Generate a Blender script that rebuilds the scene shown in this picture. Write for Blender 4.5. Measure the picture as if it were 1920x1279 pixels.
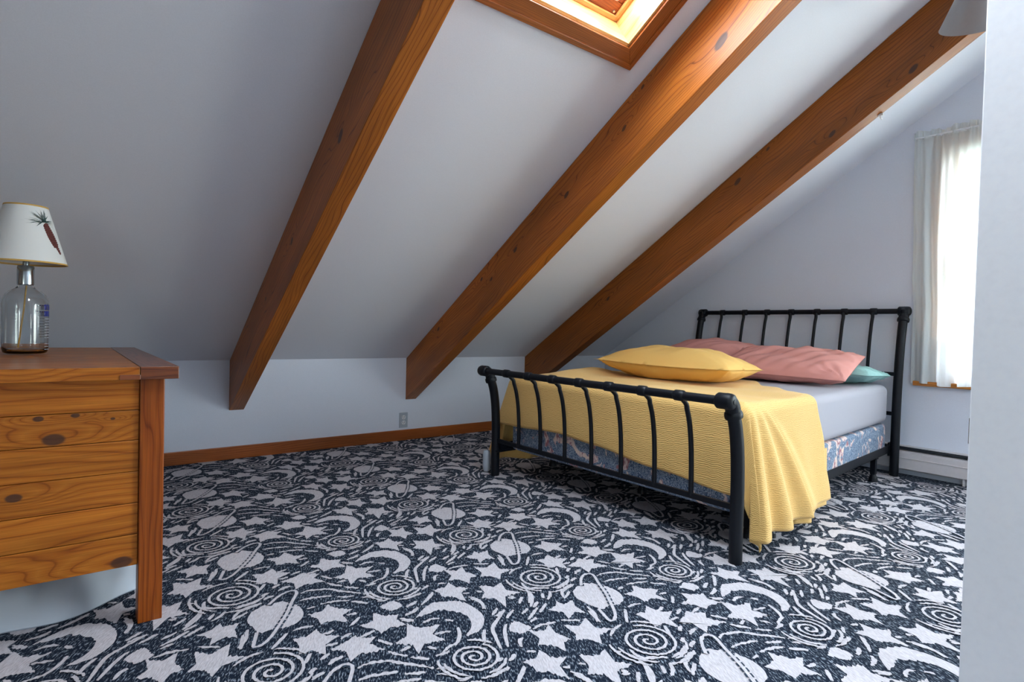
import bpy, bmesh, math, random
from mathutils import Vector, Matrix
PI = math.pi
sc = bpy.context.scene
for o in list(bpy.data.objects): bpy.data.objects.remove(o)
COL = sc.collection

# ------------------------------------------------------------------ camera
CAMF, YAW, PITCH, ROLL, CAMH = 1070.94, 0.6648, -0.0204, 0.0255, 0.88
fw = Vector((math.sin(YAW)*math.cos(PITCH), math.cos(YAW)*math.cos(PITCH), math.sin(PITCH)))
r0 = Vector((math.cos(YAW), -math.sin(YAW), 0)); u0 = r0.cross(fw)
rt = math.cos(ROLL)*r0 + math.sin(ROLL)*u0; up = rt.cross(fw)
cam = bpy.data.cameras.new('camera'); co = bpy.data.objects.new('camera', cam); COL.objects.link(co)
cam.sensor_width = 36; cam.lens = CAMF*36/1920; cam.clip_start = 0.02
co.matrix_world = Matrix(((rt.x, up.x, -fw.x, 0), (rt.y, up.y, -fw.y, 0), (rt.z, up.z, -fw.z, CAMH), (0, 0, 0, 1)))
sc.camera = co

# ------------------------------------------------------------------ light
w = bpy.data.worlds.new('sky'); sc.world = w; w.use_nodes = True
bg = w.node_tree.nodes['Background']
bg.inputs[1].default_value = 11.5
_nt = w.node_tree; _g = _nt.nodes.new('ShaderNodeNewGeometry'); _sp = _nt.nodes.new('ShaderNodeSeparateXYZ'); _rp = _nt.nodes.new('ShaderNodeValToRGB')
_nt.links.new(_g.outputs['Incoming'], _sp.inputs[0])
_ng = _nt.nodes.new('ShaderNodeMath'); _ng.operation = 'MULTIPLY_ADD'; _ng.inputs[1].default_value = -0.5; _ng.inputs[2].default_value = 0.5
_nt.links.new(_sp.outputs['Z'], _ng.inputs[0]); _nt.links.new(_ng.outputs[0], _rp.inputs[0]); _nt.links.new(_rp.outputs[0], bg.inputs[0])
_e = _rp.color_ramp.elements          # ground, pale horizon, bright overcast sky
_e[0].position = 0.47; _e[0].color = (0.34, 0.36, 0.33, 1); _e[1].position = 0.72; _e[1].color = (0.80, 0.90, 1.0, 1)
_x = _e.new(0.52); _x.color = (0.46, 0.50, 0.47, 1)
sc.view_settings.view_transform = 'Standard'; sc.view_settings.look = 'None'
sc.view_settings.gamma = 1; sc.view_settings.use_curve_mapping = False
sc.view_settings.exposure = 1.58

def portal(name, loc, direction, sx, sy):
    l = bpy.data.lights.new(name, 'AREA'); l.shape = 'RECTANGLE'; l.size = sx; l.size_y = sy
    l.cycles.is_portal = True
    o = bpy.data.objects.new(name, l); COL.objects.link(o); o.location = loc
    o.rotation_euler = Vector(direction).to_track_quat('-Z', 'Y').to_euler()
    return o
TH = 0.5592; CT, ST = math.cos(TH), math.sin(TH)
YK, HK, XR, XL, YR = 3.985, 0.6376, 4.332, -2.3, 0.35
ZR = HK + (YK-YR)*math.tan(TH)
WIN = (0.22, 1.145, 0.62, 2.10)          # right gable window opening y0 y1 z0 z1
SKY = (1.14, 1.883, 2.754, 4.05)        # skylight opening x0 x1 s0 s1 along the slope
def SL(x, s, n=0.0, rear=False):        # point on the sloping ceiling; n outward
    y = YK - s*CT + n*ST; z = HK + s*ST + n*CT
    return Vector((x, 2*YR-y if rear else y, z))
FILL_SKY = (0.72, 1.30, 3.0, 3.9)  # unseen skylight added behind the camera for fill light
FILL_WIN2 = (-2.20, -0.30, 0.10, 2.10)       # unseen gable window added to light the ceiling, behind the door leaf
portal('window_portal', (XR+0.11, (WIN[0]+WIN[1])/2, (WIN[2]+WIN[3])/2), (-1, 0, 0), WIN[1]-WIN[0], WIN[3]-WIN[2])
portal('gable_fill_portal', (XR+0.11, (FILL_WIN2[0]+FILL_WIN2[1])/2, (FILL_WIN2[2]+FILL_WIN2[3])/2), (-1, 0, 0), FILL_WIN2[1]-FILL_WIN2[0], FILL_WIN2[3]-FILL_WIN2[2])
FILL_WIN3 = (-2.30, -1.30, 0.55, 1.45)       # unseen left gable window added to light the door face
portal('left_fill_portal', (XL-0.11, (FILL_WIN3[0]+FILL_WIN3[1])/2, (FILL_WIN3[2]+FILL_WIN3[3])/2), (1, 0, 0), FILL_WIN3[1]-FILL_WIN3[0], FILL_WIN3[3]-FILL_WIN3[2])
p = portal('skylight_portal', SL((SKY[0]+SKY[1])/2, (SKY[2]+SKY[3])/2, 0.21), (0, -ST, -CT), SKY[1]-SKY[0], SKY[3]-SKY[2])
p = portal('rear_fill_portal', SL((FILL_SKY[0]+FILL_SKY[1])/2, (FILL_SKY[2]+FILL_SKY[3])/2, 0.21, True), (0, ST, -CT), FILL_SKY[1]-FILL_SKY[0], FILL_SKY[3]-FILL_SKY[2])

# ------------------------------------------------------------------ materials
MATS = {}
def newmat(name):
    m = bpy.data.materials.new(name); m.use_nodes = True
    nt = m.node_tree; b = nt.nodes['Principled BSDF']; MATS[name] = m
    return m, nt, b
def N(nt, t, **kw):
    n = nt.nodes.new(t)
    for k, v in kw.items():
        if k.startswith('i_'):
            key = k[2:]; key = int(key) if key.isdigit() else key
            n.inputs[key].default_value = v
        else: setattr(n, k, v)
    return n
def plain(name, col, rough=0.5, metal=0.0, bump=0.0, bscale=60, spec=0.5, coat=0):
    m, nt, b = newmat(name)
    b.inputs['Base Color'].default_value = (*col, 1); b.inputs['Roughness'].default_value = rough
    b.inputs['Metallic'].default_value = metal; b.inputs['Specular IOR Level'].default_value = spec
    b.inputs['Coat Weight'].default_value = coat
    tc = N(nt, 'ShaderNodeTexCoord'); no = N(nt, 'ShaderNodeTexNoise', i_Scale=bscale, i_Detail=4.0)
    nt.links.new(tc.outputs['Object'], no.inputs['Vector'])
    mx = N(nt, 'ShaderNodeMix', data_type='RGBA'); mx.inputs[0].default_value = 0
    cr = N(nt, 'ShaderNodeMapRange'); cr.inputs[3].default_value = 0.94; cr.inputs[4].default_value = 1.05
    nt.links.new(no.outputs['Fac'], cr.inputs[0])
    hs = N(nt, 'ShaderNodeHueSaturation'); hs.inputs['Color'].default_value = (*col, 1)
    nt.links.new(cr.outputs[0], hs.inputs['Value']); nt.links.new(hs.outputs[0], b.inputs['Base Color'])
    if bump:
        bp = N(nt, 'ShaderNodeBump', i_Strength=bump, i_Distance=0.002)
        nt.links.new(no.outputs['Fac'], bp.inputs['Height']); nt.links.new(bp.outputs[0], b.inputs['Normal'])
    return m
def wood(name, c_light, c_mid, c_dark, rough=0.35, ring=26.0, knot_u=0.9, knot_v=5.0, seed=0.0, coat=0.2, spec=0.5, knots=True, kpts=()):
    """grain runs along UV.x (metres)"""
    m, nt, b = newmat(name); L = nt.links
    uv = N(nt, 'ShaderNodeUVMap')
    mp = N(nt, 'ShaderNodeMapping'); mp.inputs['Location'].default_value = (seed, seed*0.37, 0); L.new(uv.outputs[0], mp.inputs[0])
    # slow warp
    mpw = N(nt, 'ShaderNodeMapping'); mpw.inputs['Scale'].default_value = (1.3, 7, 1); L.new(mp.outputs[0], mpw.inputs[0])
    nw = N(nt, 'ShaderNodeTexNoise', i_Scale=1.0, i_Detail=2.0); L.new(mpw.outputs[0], nw.inputs[0])
    # knots
    mpk = N(nt, 'ShaderNodeMapping'); mpk.inputs['Scale'].default_value = (knot_u*1.0, knot_v, 1); L.new(mp.outputs[0], mpk.inputs[0])
    vk = N(nt, 'ShaderNodeTexVoronoi', voronoi_dimensions='2D', i_Scale=1.0); L.new(mpk.outputs[0], vk.inputs['Vector'])
    kb = N(nt, 'ShaderNodeMapRange', interpolation_type='SMOOTHERSTEP'); kb.inputs[1].default_value = 0.0; kb.inputs[2].default_value = 0.34
    kb.inputs[3].default_value = 1; kb.inputs[4].default_value = 0; L.new(vk.outputs['Distance'], kb.inputs[0])
    sep = N(nt, 'ShaderNodeSeparateXYZ'); L.new(mp.outputs[0], sep.inputs[0])
    a1 = N(nt, 'ShaderNodeMath', operation='MULTIPLY'); a1.inputs[1].default_value = ring; L.new(sep.outputs['Y'], a1.inputs[0])
    a2 = N(nt, 'ShaderNodeMath', operation='MULTIPLY_ADD'); a2.inputs[1].default_value = 9.0; L.new(nw.outputs['Fac'], a2.inputs[0]); L.new(a1.outputs[0], a2.inputs[2])
    a3 = N(nt, 'ShaderNodeMath', operation='MULTIPLY_ADD'); a3.inputs[1].default_value = 2.6 if knots else 0; L.new(kb.outputs[0], a3.inputs[0]); L.new(a2.outputs[0], a3.inputs[2])
    kmask = None; kval = a3.outputs[0]
    for (ku, kv, kr) in kpts:            # named knots at fixed places along the board
        s1 = N(nt, 'ShaderNodeVectorMath', operation='SUBTRACT'); L.new(uv.outputs[0], s1.inputs[0]); s1.inputs[1].default_value = (ku, kv, 0)
        for sx_, hi, kind in ((0.62, kr, 0), (0.25, kr*3.2, 1)):
            s2 = N(nt, 'ShaderNodeVectorMath', operation='MULTIPLY'); L.new(s1.outputs[0], s2.inputs[0]); s2.inputs[1].default_value = (sx_, 1, 0)
            s3 = N(nt, 'ShaderNodeVectorMath', operation='LENGTH'); L.new(s2.outputs[0], s3.inputs[0])
            mr = N(nt, 'ShaderNodeMapRange', interpolation_type='SMOOTHSTEP'); L.new(s3.outputs['Value'], mr.inputs[0])
            mr.inputs[1].default_value = hi*0.72 if kind == 0 else 0; mr.inputs[2].default_value = hi*1.08; mr.inputs[3].default_value = 1; mr.inputs[4].default_value = 0
            if kind == 0:
                if kmask is None: kmask = mr.outputs[0]
                else:
                    mxx = N(nt, 'ShaderNodeMath', operation='MAXIMUM'); L.new(kmask, mxx.inputs[0]); L.new(mr.outputs[0], mxx.inputs[1]); kmask = mxx.outputs[0]
            else:
                ad_ = N(nt, 'ShaderNodeMath', operation='MULTIPLY_ADD'); ad_.inputs[1].default_value = 3.2; L.new(mr.outputs[0], ad_.inputs[0]); L.new(kval, ad_.inputs[2]); kval = ad_.outputs[0]
    fr = N(nt, 'ShaderNodeMath', operation='FRACT'); L.new(kval, fr.inputs[0])
    rr = N(nt, 'ShaderNodeValToRGB'); e = rr.color_ramp.elements
    e[0].position = 0.0; e[0].color = (*c_dark, 1); e[1].position = 0.10; e[1].color = (*c_mid, 1)
    x = e.new(0.45); x.color = (*c_light, 1); x = e.new(0.94); x.color = (*c_mid, 1); x = e.new(1.0); x.color = (*c_dark, 1)
    L.new(fr.outputs[0], rr.inputs[0])
    # fine fibre
    mpf = N(nt, 'ShaderNodeMapping'); mpf.inputs['Scale'].default_value = (6, 260, 1); L.new(mp.outputs[0], mpf.inputs[0])
    nf = N(nt, 'ShaderNodeTexNoise', i_Scale=1.0, i_Detail=3.0); L.new(mpf.outputs[0], nf.inputs[0])
    fm = N(nt, 'ShaderNodeMapRange'); fm.inputs[1].default_value = 0.25; fm.inputs[2].default_value = 0.75; fm.inputs[3].default_value = 0.72; fm.inputs[4].default_value = 1.2
    L.new(nf.outputs['Fac'], fm.inputs[0])
    # broad tone
    mpb = N(nt, 'ShaderNodeMapping'); mpb.inputs['Scale'].default_value = (0.9, 5, 1); mpb.inputs['Location'].default_value = (7, 3, 0); L.new(mp.outputs[0], mpb.inputs[0])
    nb = N(nt, 'ShaderNodeTexNoise', i_Scale=1.2, i_Detail=2.0); L.new(mpb.outputs[0], nb.inputs[0])
    bm_ = N(nt, 'ShaderNodeMapRange'); bm_.inputs[1].default_value = 0.3; bm_.inputs[2].default_value = 0.7; bm_.inputs[3].default_value = 0.72; bm_.inputs[4].default_value = 1.25
    L.new(nb.outputs['Fac'], bm_.inputs[0])
    mv = N(nt, 'ShaderNodeMath', operation='MULTIPLY'); L.new(fm.outputs[0], mv.inputs[0]); L.new(bm_.outputs[0], mv.inputs[1])
    hs = N(nt, 'ShaderNodeHueSaturation'); L.new(rr.outputs[0], hs.inputs['Color']); L.new(mv.outputs[0], hs.inputs['Value'])
    last = hs.outputs[0]
    if knots:
        sb = N(nt, 'ShaderNodeVectorMath', operation='SUBTRACT'); L.new(vk.outputs['Position'], sb.inputs[0]); L.new(mpk.outputs[0], sb.inputs[1])
        sc_ = N(nt, 'ShaderNodeVectorMath', operation='DIVIDE'); L.new(sb.outputs[0], sc_.inputs[0]); sc_.inputs[1].default_value = (knot_u*1.5, knot_v, 1)
        ln = N(nt, 'ShaderNodeVectorMath', operation='LENGTH'); L.new(sc_.outputs[0], ln.inputs[0])
        ndk = N(nt, 'ShaderNodeMath', operation='MULTIPLY_ADD'); ndk.inputs[1].default_value = 0.010; L.new(nf.outputs['Fac'], ndk.inputs[0]); L.new(ln.outputs['Value'], ndk.inputs[2])
        kd = N(nt, 'ShaderNodeMapRange', interpolation_type='SMOOTHSTEP'); kd.inputs[1].default_value = 0.012; kd.inputs[2].default_value = 0.024
        kd.inputs[3].default_value = 0.85; kd.inputs[4].default_value = 0; L.new(ndk.outputs[0], kd.inputs[0])
        mk = N(nt, 'ShaderNodeMix', data_type='RGBA'); mk.inputs[7].default_value = (c_dark[0]*0.35, c_dark[1]*0.4, c_dark[2]*0.6+0.004, 1)
        L.new(kd.outputs[0], mk.inputs[0]); L.new(last, mk.inputs[6]); last = mk.outputs[2]
    if kmask is not None:
        kn = N(nt, 'ShaderNodeMath', operation='MULTIPLY'); kn.inputs[1].default_value = 0.86; L.new(kmask, kn.inputs[0])
        mk = N(nt, 'ShaderNodeMix', data_type='RGBA'); mk.inputs[7].default_value = (0.045, 0.022, 0.016, 1)
        L.new(kn.outputs[0], mk.inputs[0]); L.new(last, mk.inputs[6]); last = mk.outputs[2]
    L.new(last, b.inputs['Base Color'])
    b.inputs['Roughness'].default_value = rough; b.inputs['Coat Weight'].default_value = coat; b.inputs['Coat Roughness'].default_value = 0.25
    b.inputs['Specular IOR Level'].default_value = spec
    bp = N(nt, 'ShaderNodeBump', i_Strength=0.25, i_Distance=0.001); L.new(nf.outputs['Fac'], bp.inputs['Height']); L.new(bp.outputs[0], b.inputs['Normal'])
    return m

M_wall = plain('wall_paint', (0.72, 0.77, 0.87), 0.6, bump=0.08, bscale=240)
M_dimwall = wood('dark_dimming_wall', (0.16, 0.07, 0.025), (0.13, 0.05, 0.018), (0.08, 0.03, 0.01), knots=False)  # unseen left wall, wood made dark to dim that end of the room
M_ceil = plain('ceiling_paint', (0.77, 0.79, 0.86), 0.6, bump=0.08, bscale=240)
M_door = plain('door_paint', (0.92, 0.95, 1.0), 0.35)
BEAM_KNOTS = ([(3.223, 0.886, 0.020), (2.538, 0.903, 0.014), (2.036, 0.91, 0.009)],
 [(5.835, 1.962, 0.024), (5.242, 2.044, 0.011), (5.366, 2.126, 0.008), (4.786, 2.037, 0.014), (4.283, 2.051, 0.013), (4.007, 2.039, 0.009), (3.269, 2.10, 0.012), (3.882, 2.10, 0.010)],
 [(6.652, 3.156, 0.017), (7.735, 2.990, 0.016), (6.874, 3.19, 0.009), (5.419, 3.119, 0.012), (7.299, 2.996, 0.014)])
M_beams = [wood('beam_wood', *[tuple(q*(1.0, 1.0, 0.72)[k] for q in t_) for t_ in ((0.42, 0.130, 0.016), (0.37, 0.105, 0.012), (0.15, 0.034, 0.005))], rough=0.36, ring=62, seed=3.1+k*2, coat=0.08, spec=0.3, knots=False, kpts=BEAM_KNOTS[k]) for k in range(3)]
M_trim = wood('trim_wood', (0.36, 0.10, 0.018), (0.30, 0.075, 0.012), (0.19, 0.04, 0.007), rough=0.35, ring=80, knots=False, seed=9, coat=0.2)
M_shaft = wood('shaft_wood', (0.88, 0.50, 0.19), (0.82, 0.43, 0.14), (0.70, 0.30, 0.08), rough=0.3, ring=22, knots=False, seed=5, coat=0.3)
M_casing = wood('window_casing_wood', (0.60, 0.24, 0.05), (0.52, 0.19, 0.035), (0.38, 0.12, 0.02), rough=0.4, ring=40, knots=False, seed=7, coat=0.05, spec=0.3)
M_sash = wood('sash_wood', (0.32, 0.075, 0.02), (0.27, 0.055, 0.014), (0.17, 0.03, 0.008), rough=0.35, ring=60, knots=False, seed=2, coat=0.3)
M_pine = wood('dresser_pine', (0.42, 0.135, 0.015), (0.35, 0.100, 0.010), (0.22, 0.052, 0.006), rough=0.35, ring=15, knot_u=1.9, knot_v=3.2, seed=12.4, coat=0.05, spec=0.28)
M_pine_panel = wood('dresser_panel_pine', (0.42, 0.135, 0.015), (0.35, 0.100, 0.010), (0.22, 0.052, 0.006), rough=0.35, ring=34, seed=12.4, coat=0.05, spec=0.28, knots=False, kpts=[(2.599, 4.822, 0.017), (0.633, 1.215, 0.018), (2.567, 4.88, 0.008), (2.645, 4.884, 0.007), (2.729, 4.869, 0.004), (1.459, 3.057, 0.012)])
M_pine_leg = wood('dresser_leg_pine', (0.27, 0.065, 0.008), (0.22, 0.047, 0.006), (0.13, 0.024, 0.003), rough=0.35, ring=60, knots=False, seed=6.4, coat=0.05, spec=0.28)
M_pine_end = wood('dresser_dark_pine', (0.20, 0.055, 0.014), (0.15, 0.036, 0.009), (0.075, 0.015, 0.004), rough=0.3, ring=40, knots=False, seed=1.4, coat=0.25)
M_black = plain('black_iron', (0.0035, 0.005, 0.009), 0.45, metal=0.0, bump=0.15, bscale=300, spec=0.28)
M_blackslot = plain('heater_slot', (0.012, 0.016, 0.024), 0.6)
M_heater = plain('heater_enamel', (0.62, 0.60, 0.62), 0.35)
M_plastic = plain('outlet_plastic', (0.40, 0.45, 0.52), 0.3)
M_slot = plain('outlet_slot', (0.02, 0.02, 0.03), 0.5)
M_leaf = plain('tree_leaves', (0.16, 0.27, 0.07), 0.6)
M_bark = plain('tree_bark', (0.10, 0.07, 0.05), 0.8)
M_sheet = plain('grey_sheet', (0.35, 0.34, 0.38), 0.85, bump=0.2, bscale=500)
M_pink = plain('rose_cotton', (0.66, 0.285, 0.25), 0.85, bump=0.25, bscale=500)
M_teal = plain('aqua_cotton', (0.30, 0.52, 0.50), 0.85, bump=0.2, bscale=500)
M_metal = plain('grey_shade_metal', (0.30, 0.31, 0.33), 0.45, metal=0.2)
M_white = plain('white_plastic', (0.75, 0.76, 0.78), 0.4)
M_chrome = plain('chrome', (0.55, 0.62, 0.66), 0.18, metal=0.9)
M_cord = plain('yellow_cord', (0.55, 0.30, 0.05), 0.45)

def quilt_mat():
    m, nt, b = newmat('yellow_quilt'); L = nt.links
    uv = N(nt, 'ShaderNodeUVMap')
    no = N(nt, 'ShaderNodeTexNoise', i_Scale=34.0, i_Detail=2.0); L.new(uv.outputs[0], no.inputs[0])
    sep = N(nt, 'ShaderNodeSeparateXYZ'); L.new(uv.outputs[0], sep.inputs[0])
    a = N(nt, 'ShaderNodeMath', operation='MULTIPLY'); a.inputs[1].default_value = 400; L.new(sep.outputs['Y'], a.inputs[0])
    b2 = N(nt, 'ShaderNodeMath', operation='MULTIPLY_ADD'); b2.inputs[1].default_value = 7.0; L.new(no.outputs['Fac'], b2.inputs[0]); L.new(a.outputs[0], b2.inputs[2])
    sn = N(nt, 'ShaderNodeMath', operation='SINE'); L.new(b2.outputs[0], sn.inputs[0])
    ab = N(nt, 'ShaderNodeMath', operation='ABSOLUTE'); L.new(sn.outputs[0], ab.inputs[0])
    mp = N(nt, 'ShaderNodeMapping'); mp.inputs['Scale'].default_value = (120, 200, 1); L.new(uv.outputs[0], mp.inputs[0])
    n2 = N(nt, 'ShaderNodeTexNoise', i_Scale=1.0, i_Detail=1.0); L.new(mp.outputs[0], n2.inputs[0])
    ad = N(nt, 'ShaderNodeMath', operation='MULTIPLY_ADD'); ad.inputs[1].default_value = 0.9; L.new(n2.outputs['Fac'], ad.inputs[0]); L.new(ab.outputs[0], ad.inputs[2])
    rr = N(nt, 'ShaderNodeValToRGB'); e = rr.color_ramp.elements
    e[0].position = 0.35; e[0].color = (0.62, 0.37, 0.105, 1); e[1].position = 1.0; e[1].color = (0.76, 0.475, 0.155, 1)
    L.new(ad.outputs[0], rr.inputs[0]); L.new(rr.outputs[0], b.inputs['Base Color'])
    b.inputs['Roughness'].default_value = 0.9; b.inputs['Sheen Weight'].default_value = 0.15
    bp = N(nt, 'ShaderNodeBump', i_Strength=0.5, i_Distance=0.0022); L.new(ad.outputs[0], bp.inputs['Height']); L.new(bp.outputs[0], b.inputs['Normal'])
    return m
M_quilt = quilt_mat()
M_sham = plain('yellow_sham', (0.78, 0.48, 0.14), 0.88, bump=0.2, bscale=300)
def floral():
    m, nt, b = newmat('floral_ticking'); L = nt.links
    tc = N(nt, 'ShaderNodeTexCoord')
    mp = N(nt, 'ShaderNodeMapping'); mp.inputs['Scale'].default_value = (1, 1, 0.7); L.new(tc.outputs['Object'], mp.inputs[0])
    nd = N(nt, 'ShaderNodeTexNoise', i_Scale=14.0, i_Detail=3.0); L.new(mp.outputs[0], nd.inputs[0])
    mx = N(nt, 'ShaderNodeMix', data_type='RGBA', blend_type='ADD'); mx.inputs[0].default_value = 0.28; L.new(mp.outputs[0], mx.inputs[6]); L.new(nd.outputs['Color'], mx.inputs[7])
    v = N(nt, 'ShaderNodeTexVoronoi', i_Scale=26.0); L.new(mx.outputs[2], v.inputs['Vector'])
    wv = N(nt, 'ShaderNodeTexNoise', i_Scale=48.0, i_Detail=2.0, i_Distortion=5.0); L.new(mx.outputs[2], wv.inputs[0])
    r1 = N(nt, 'ShaderNodeValToRGB'); e = r1.color_ramp.elements
    e[0].position = 0.46; e[0].color = (0.018, 0.045, 0.11, 1); e[1].position = 0.62; e[1].color = (0.56, 0.60, 0.66, 1)
    x = e.new(0.53); x.color = (0.11, 0.20, 0.32, 1); L.new(wv.outputs['Fac'], r1.inputs[0])
    nb = N(nt, 'ShaderNodeTexNoise', i_Scale=9.0, i_Detail=2.0, i_Distortion=1.5); L.new(tc.outputs['Object'], nb.inputs[0])
    mr = N(nt, 'ShaderNodeMapRange'); mr.inputs[1].default_value = 0.56; mr.inputs[2].default_value = 0.60; L.new(nb.outputs['Fac'], mr.inputs[0])
    r2 = N(nt, 'ShaderNodeValToRGB'); e = r2.color_ramp.elements
    e[0].position = 0.2; e[0].color = (0.70, 0.55, 0.42, 1); e[1].position = 0.75; e[1].color = (0.30, 0.12, 0.14, 1); x = e.new(0.45); x.color = (0.66, 0.52, 0.50, 1)
    L.new(v.outputs['Distance'], r2.inputs[0])
    mm = N(nt, 'ShaderNodeMix', data_type='RGBA'); L.new(mr.outputs[0], mm.inputs[0]); L.new(r1.outputs[0], mm.inputs[6]); L.new(r2.outputs[0], mm.inputs[7])
    L.new(mm.outputs[2], b.inputs['Base Color']); b.inputs['Roughness'].default_value = 0.75
    return m
M_floral = floral()
def carpet_mats():
    out = []
    for name, c0, c1, p0, p1, rough in (('carpet_navy', (0.006, 0.011, 0.024), (0.34, 0.39, 0.46), 0.52, 0.74, 0.95), ('carpet_cream', (0.41, 0.385, 0.41), (0.57, 0.54, 0.575), 0.3, 0.7, 0.95), ('carpet_ring_gap', (0.02, 0.03, 0.05), (0.06, 0.08, 0.11), 0.4, 0.7, 0.95)):
        m, nt, b = newmat(name); L = nt.links
        tc = N(nt, 'ShaderNodeTexCoord'); mr_ = N(nt, 'ShaderNodeMapping'); mr_.inputs['Rotation'].default_value = (0, 0, 0.52); L.new(tc.outputs['Object'], mr_.inputs[0])
        mp = N(nt, 'ShaderNodeMapping'); mp.inputs['Scale'].default_value = (1.25, 0.30, 1); L.new(mr_.outputs[0], mp.inputs[0])
        no = N(nt, 'ShaderNodeTexNoise', i_Scale=210.0, i_Detail=3.0); L.new(mp.outputs[0], no.inputs[0])
        rr = N(nt, 'ShaderNodeValToRGB'); e = rr.color_ramp.elements
        e[0].position = p0; e[0].color = (*c0, 1); e[1].position = p1; e[1].color = (*c1, 1); L.new(no.outputs['Fac'], rr.inputs[0])
        L.new(rr.outputs[0], b.inputs['Base Color']); b.inputs['Roughness'].default_value = rough; b.inputs['Specular IOR Level'].default_value = 0.15
        bp = N(nt, 'ShaderNodeBump', i_Strength=0.5, i_Distance=0.003); L.new(no.outputs['Fac'], bp.inputs['Height']); L.new(bp.outputs[0], b.inputs['Normal'])
        out.append(m)
    return out
M_cnavy, M_ccream, M_cgap = carpet_mats()
def sheer(name, col, trans, transl=0.5):
    m, nt, b = newmat(name); L = nt.links
    out = nt.nodes['Material Output']
    d = N(nt, 'ShaderNodeBsdfDiffuse'); d.inputs[0].default_value = (*col, 1)
    t = N(nt, 'ShaderNodeBsdfTranslucent'); t.inputs[0].default_value = (*col, 1)
    tr = N(nt, 'ShaderNodeBsdfTransparent'); tr.inputs[0].default_value = (1, 1, 1, 1)
    m1 = N(nt, 'ShaderNodeMixShader'); m1.inputs[0].default_value = transl; L.new(d.outputs[0], m1.inputs[1]); L.new(t.outputs[0], m1.inputs[2])
    m2 = N(nt, 'ShaderNodeMixShader'); m2.inputs[0].default_value = trans; L.new(m1.outputs[0], m2.inputs[1]); L.new(tr.outputs[0], m2.inputs[2])
    L.new(m2.outputs[0], out.inputs[0]); return m
M_sheer = sheer('sheer_curtain', (0.84, 0.88, 0.88), 0.06)
M_hem = sheer('sheer_hem', (0.86, 0.88, 0.92), 0.05)
M_bag = sheer('milky_plastic', (0.66, 0.72, 0.80), 0.10, 0.35)
def glass(name, col=(1, 1, 1), refl=0.06):
    m, nt, b = newmat(name); L = nt.links; out = nt.nodes['Material Output']
    tr = N(nt, 'ShaderNodeBsdfTransparent'); tr.inputs[0].default_value = (*col, 1)
    g = N(nt, 'ShaderNodeBsdfGlossy'); g.inputs['Roughness'].default_value = 0.03
    mx = N(nt, 'ShaderNodeMixShader'); mx.inputs[0].default_value = refl; L.new(tr.outputs[0], mx.inputs[1]); L.new(g.outputs[0], mx.inputs[2])
    L.new(mx.outputs[0], out.inputs[0]); return m
M_pane = glass('window_glass', (0.97, 0.99, 1.0))
def bottle_glass():
    m, nt, b = newmat('bottle_glass')
    b.inputs['Base Color'].default_value = (0.93, 0.96, 0.97, 1); b.inputs['Transmission Weight'].default_value = 1.0
    b.inputs['Roughness'].default_value = 0.02; b.inputs['IOR'].default_value = 1.46
    return m
M_bottle = bottle_glass()
def shade_mat():
    m, nt, b = newmat('lamp_shade_paper'); b.inputs['Base Color'].default_value = (0.74, 0.74, 0.72, 1); b.inputs['Roughness'].default_value = 0.8
    return m
M_shade = shade_mat()
M_gold = plain('gold_trim', (0.62, 0.36, 0.08), 0.5)
M_needle = plain('pine_needle_paint', (0.03, 0.07, 0.06), 0.7)
M_cone = plain('pine_cone_paint', (0.13, 0.03, 0.025), 0.7)
M_bluelabel = plain('blue_print', (0.015, 0.03, 0.30), 0.4)
M_paleprint = plain('pale_print', (0.35, 0.37, 0.42), 0.5)
M_bulb = plain('bulb_glass', (0.7, 0.5, 0.3), 0.3)

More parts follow.
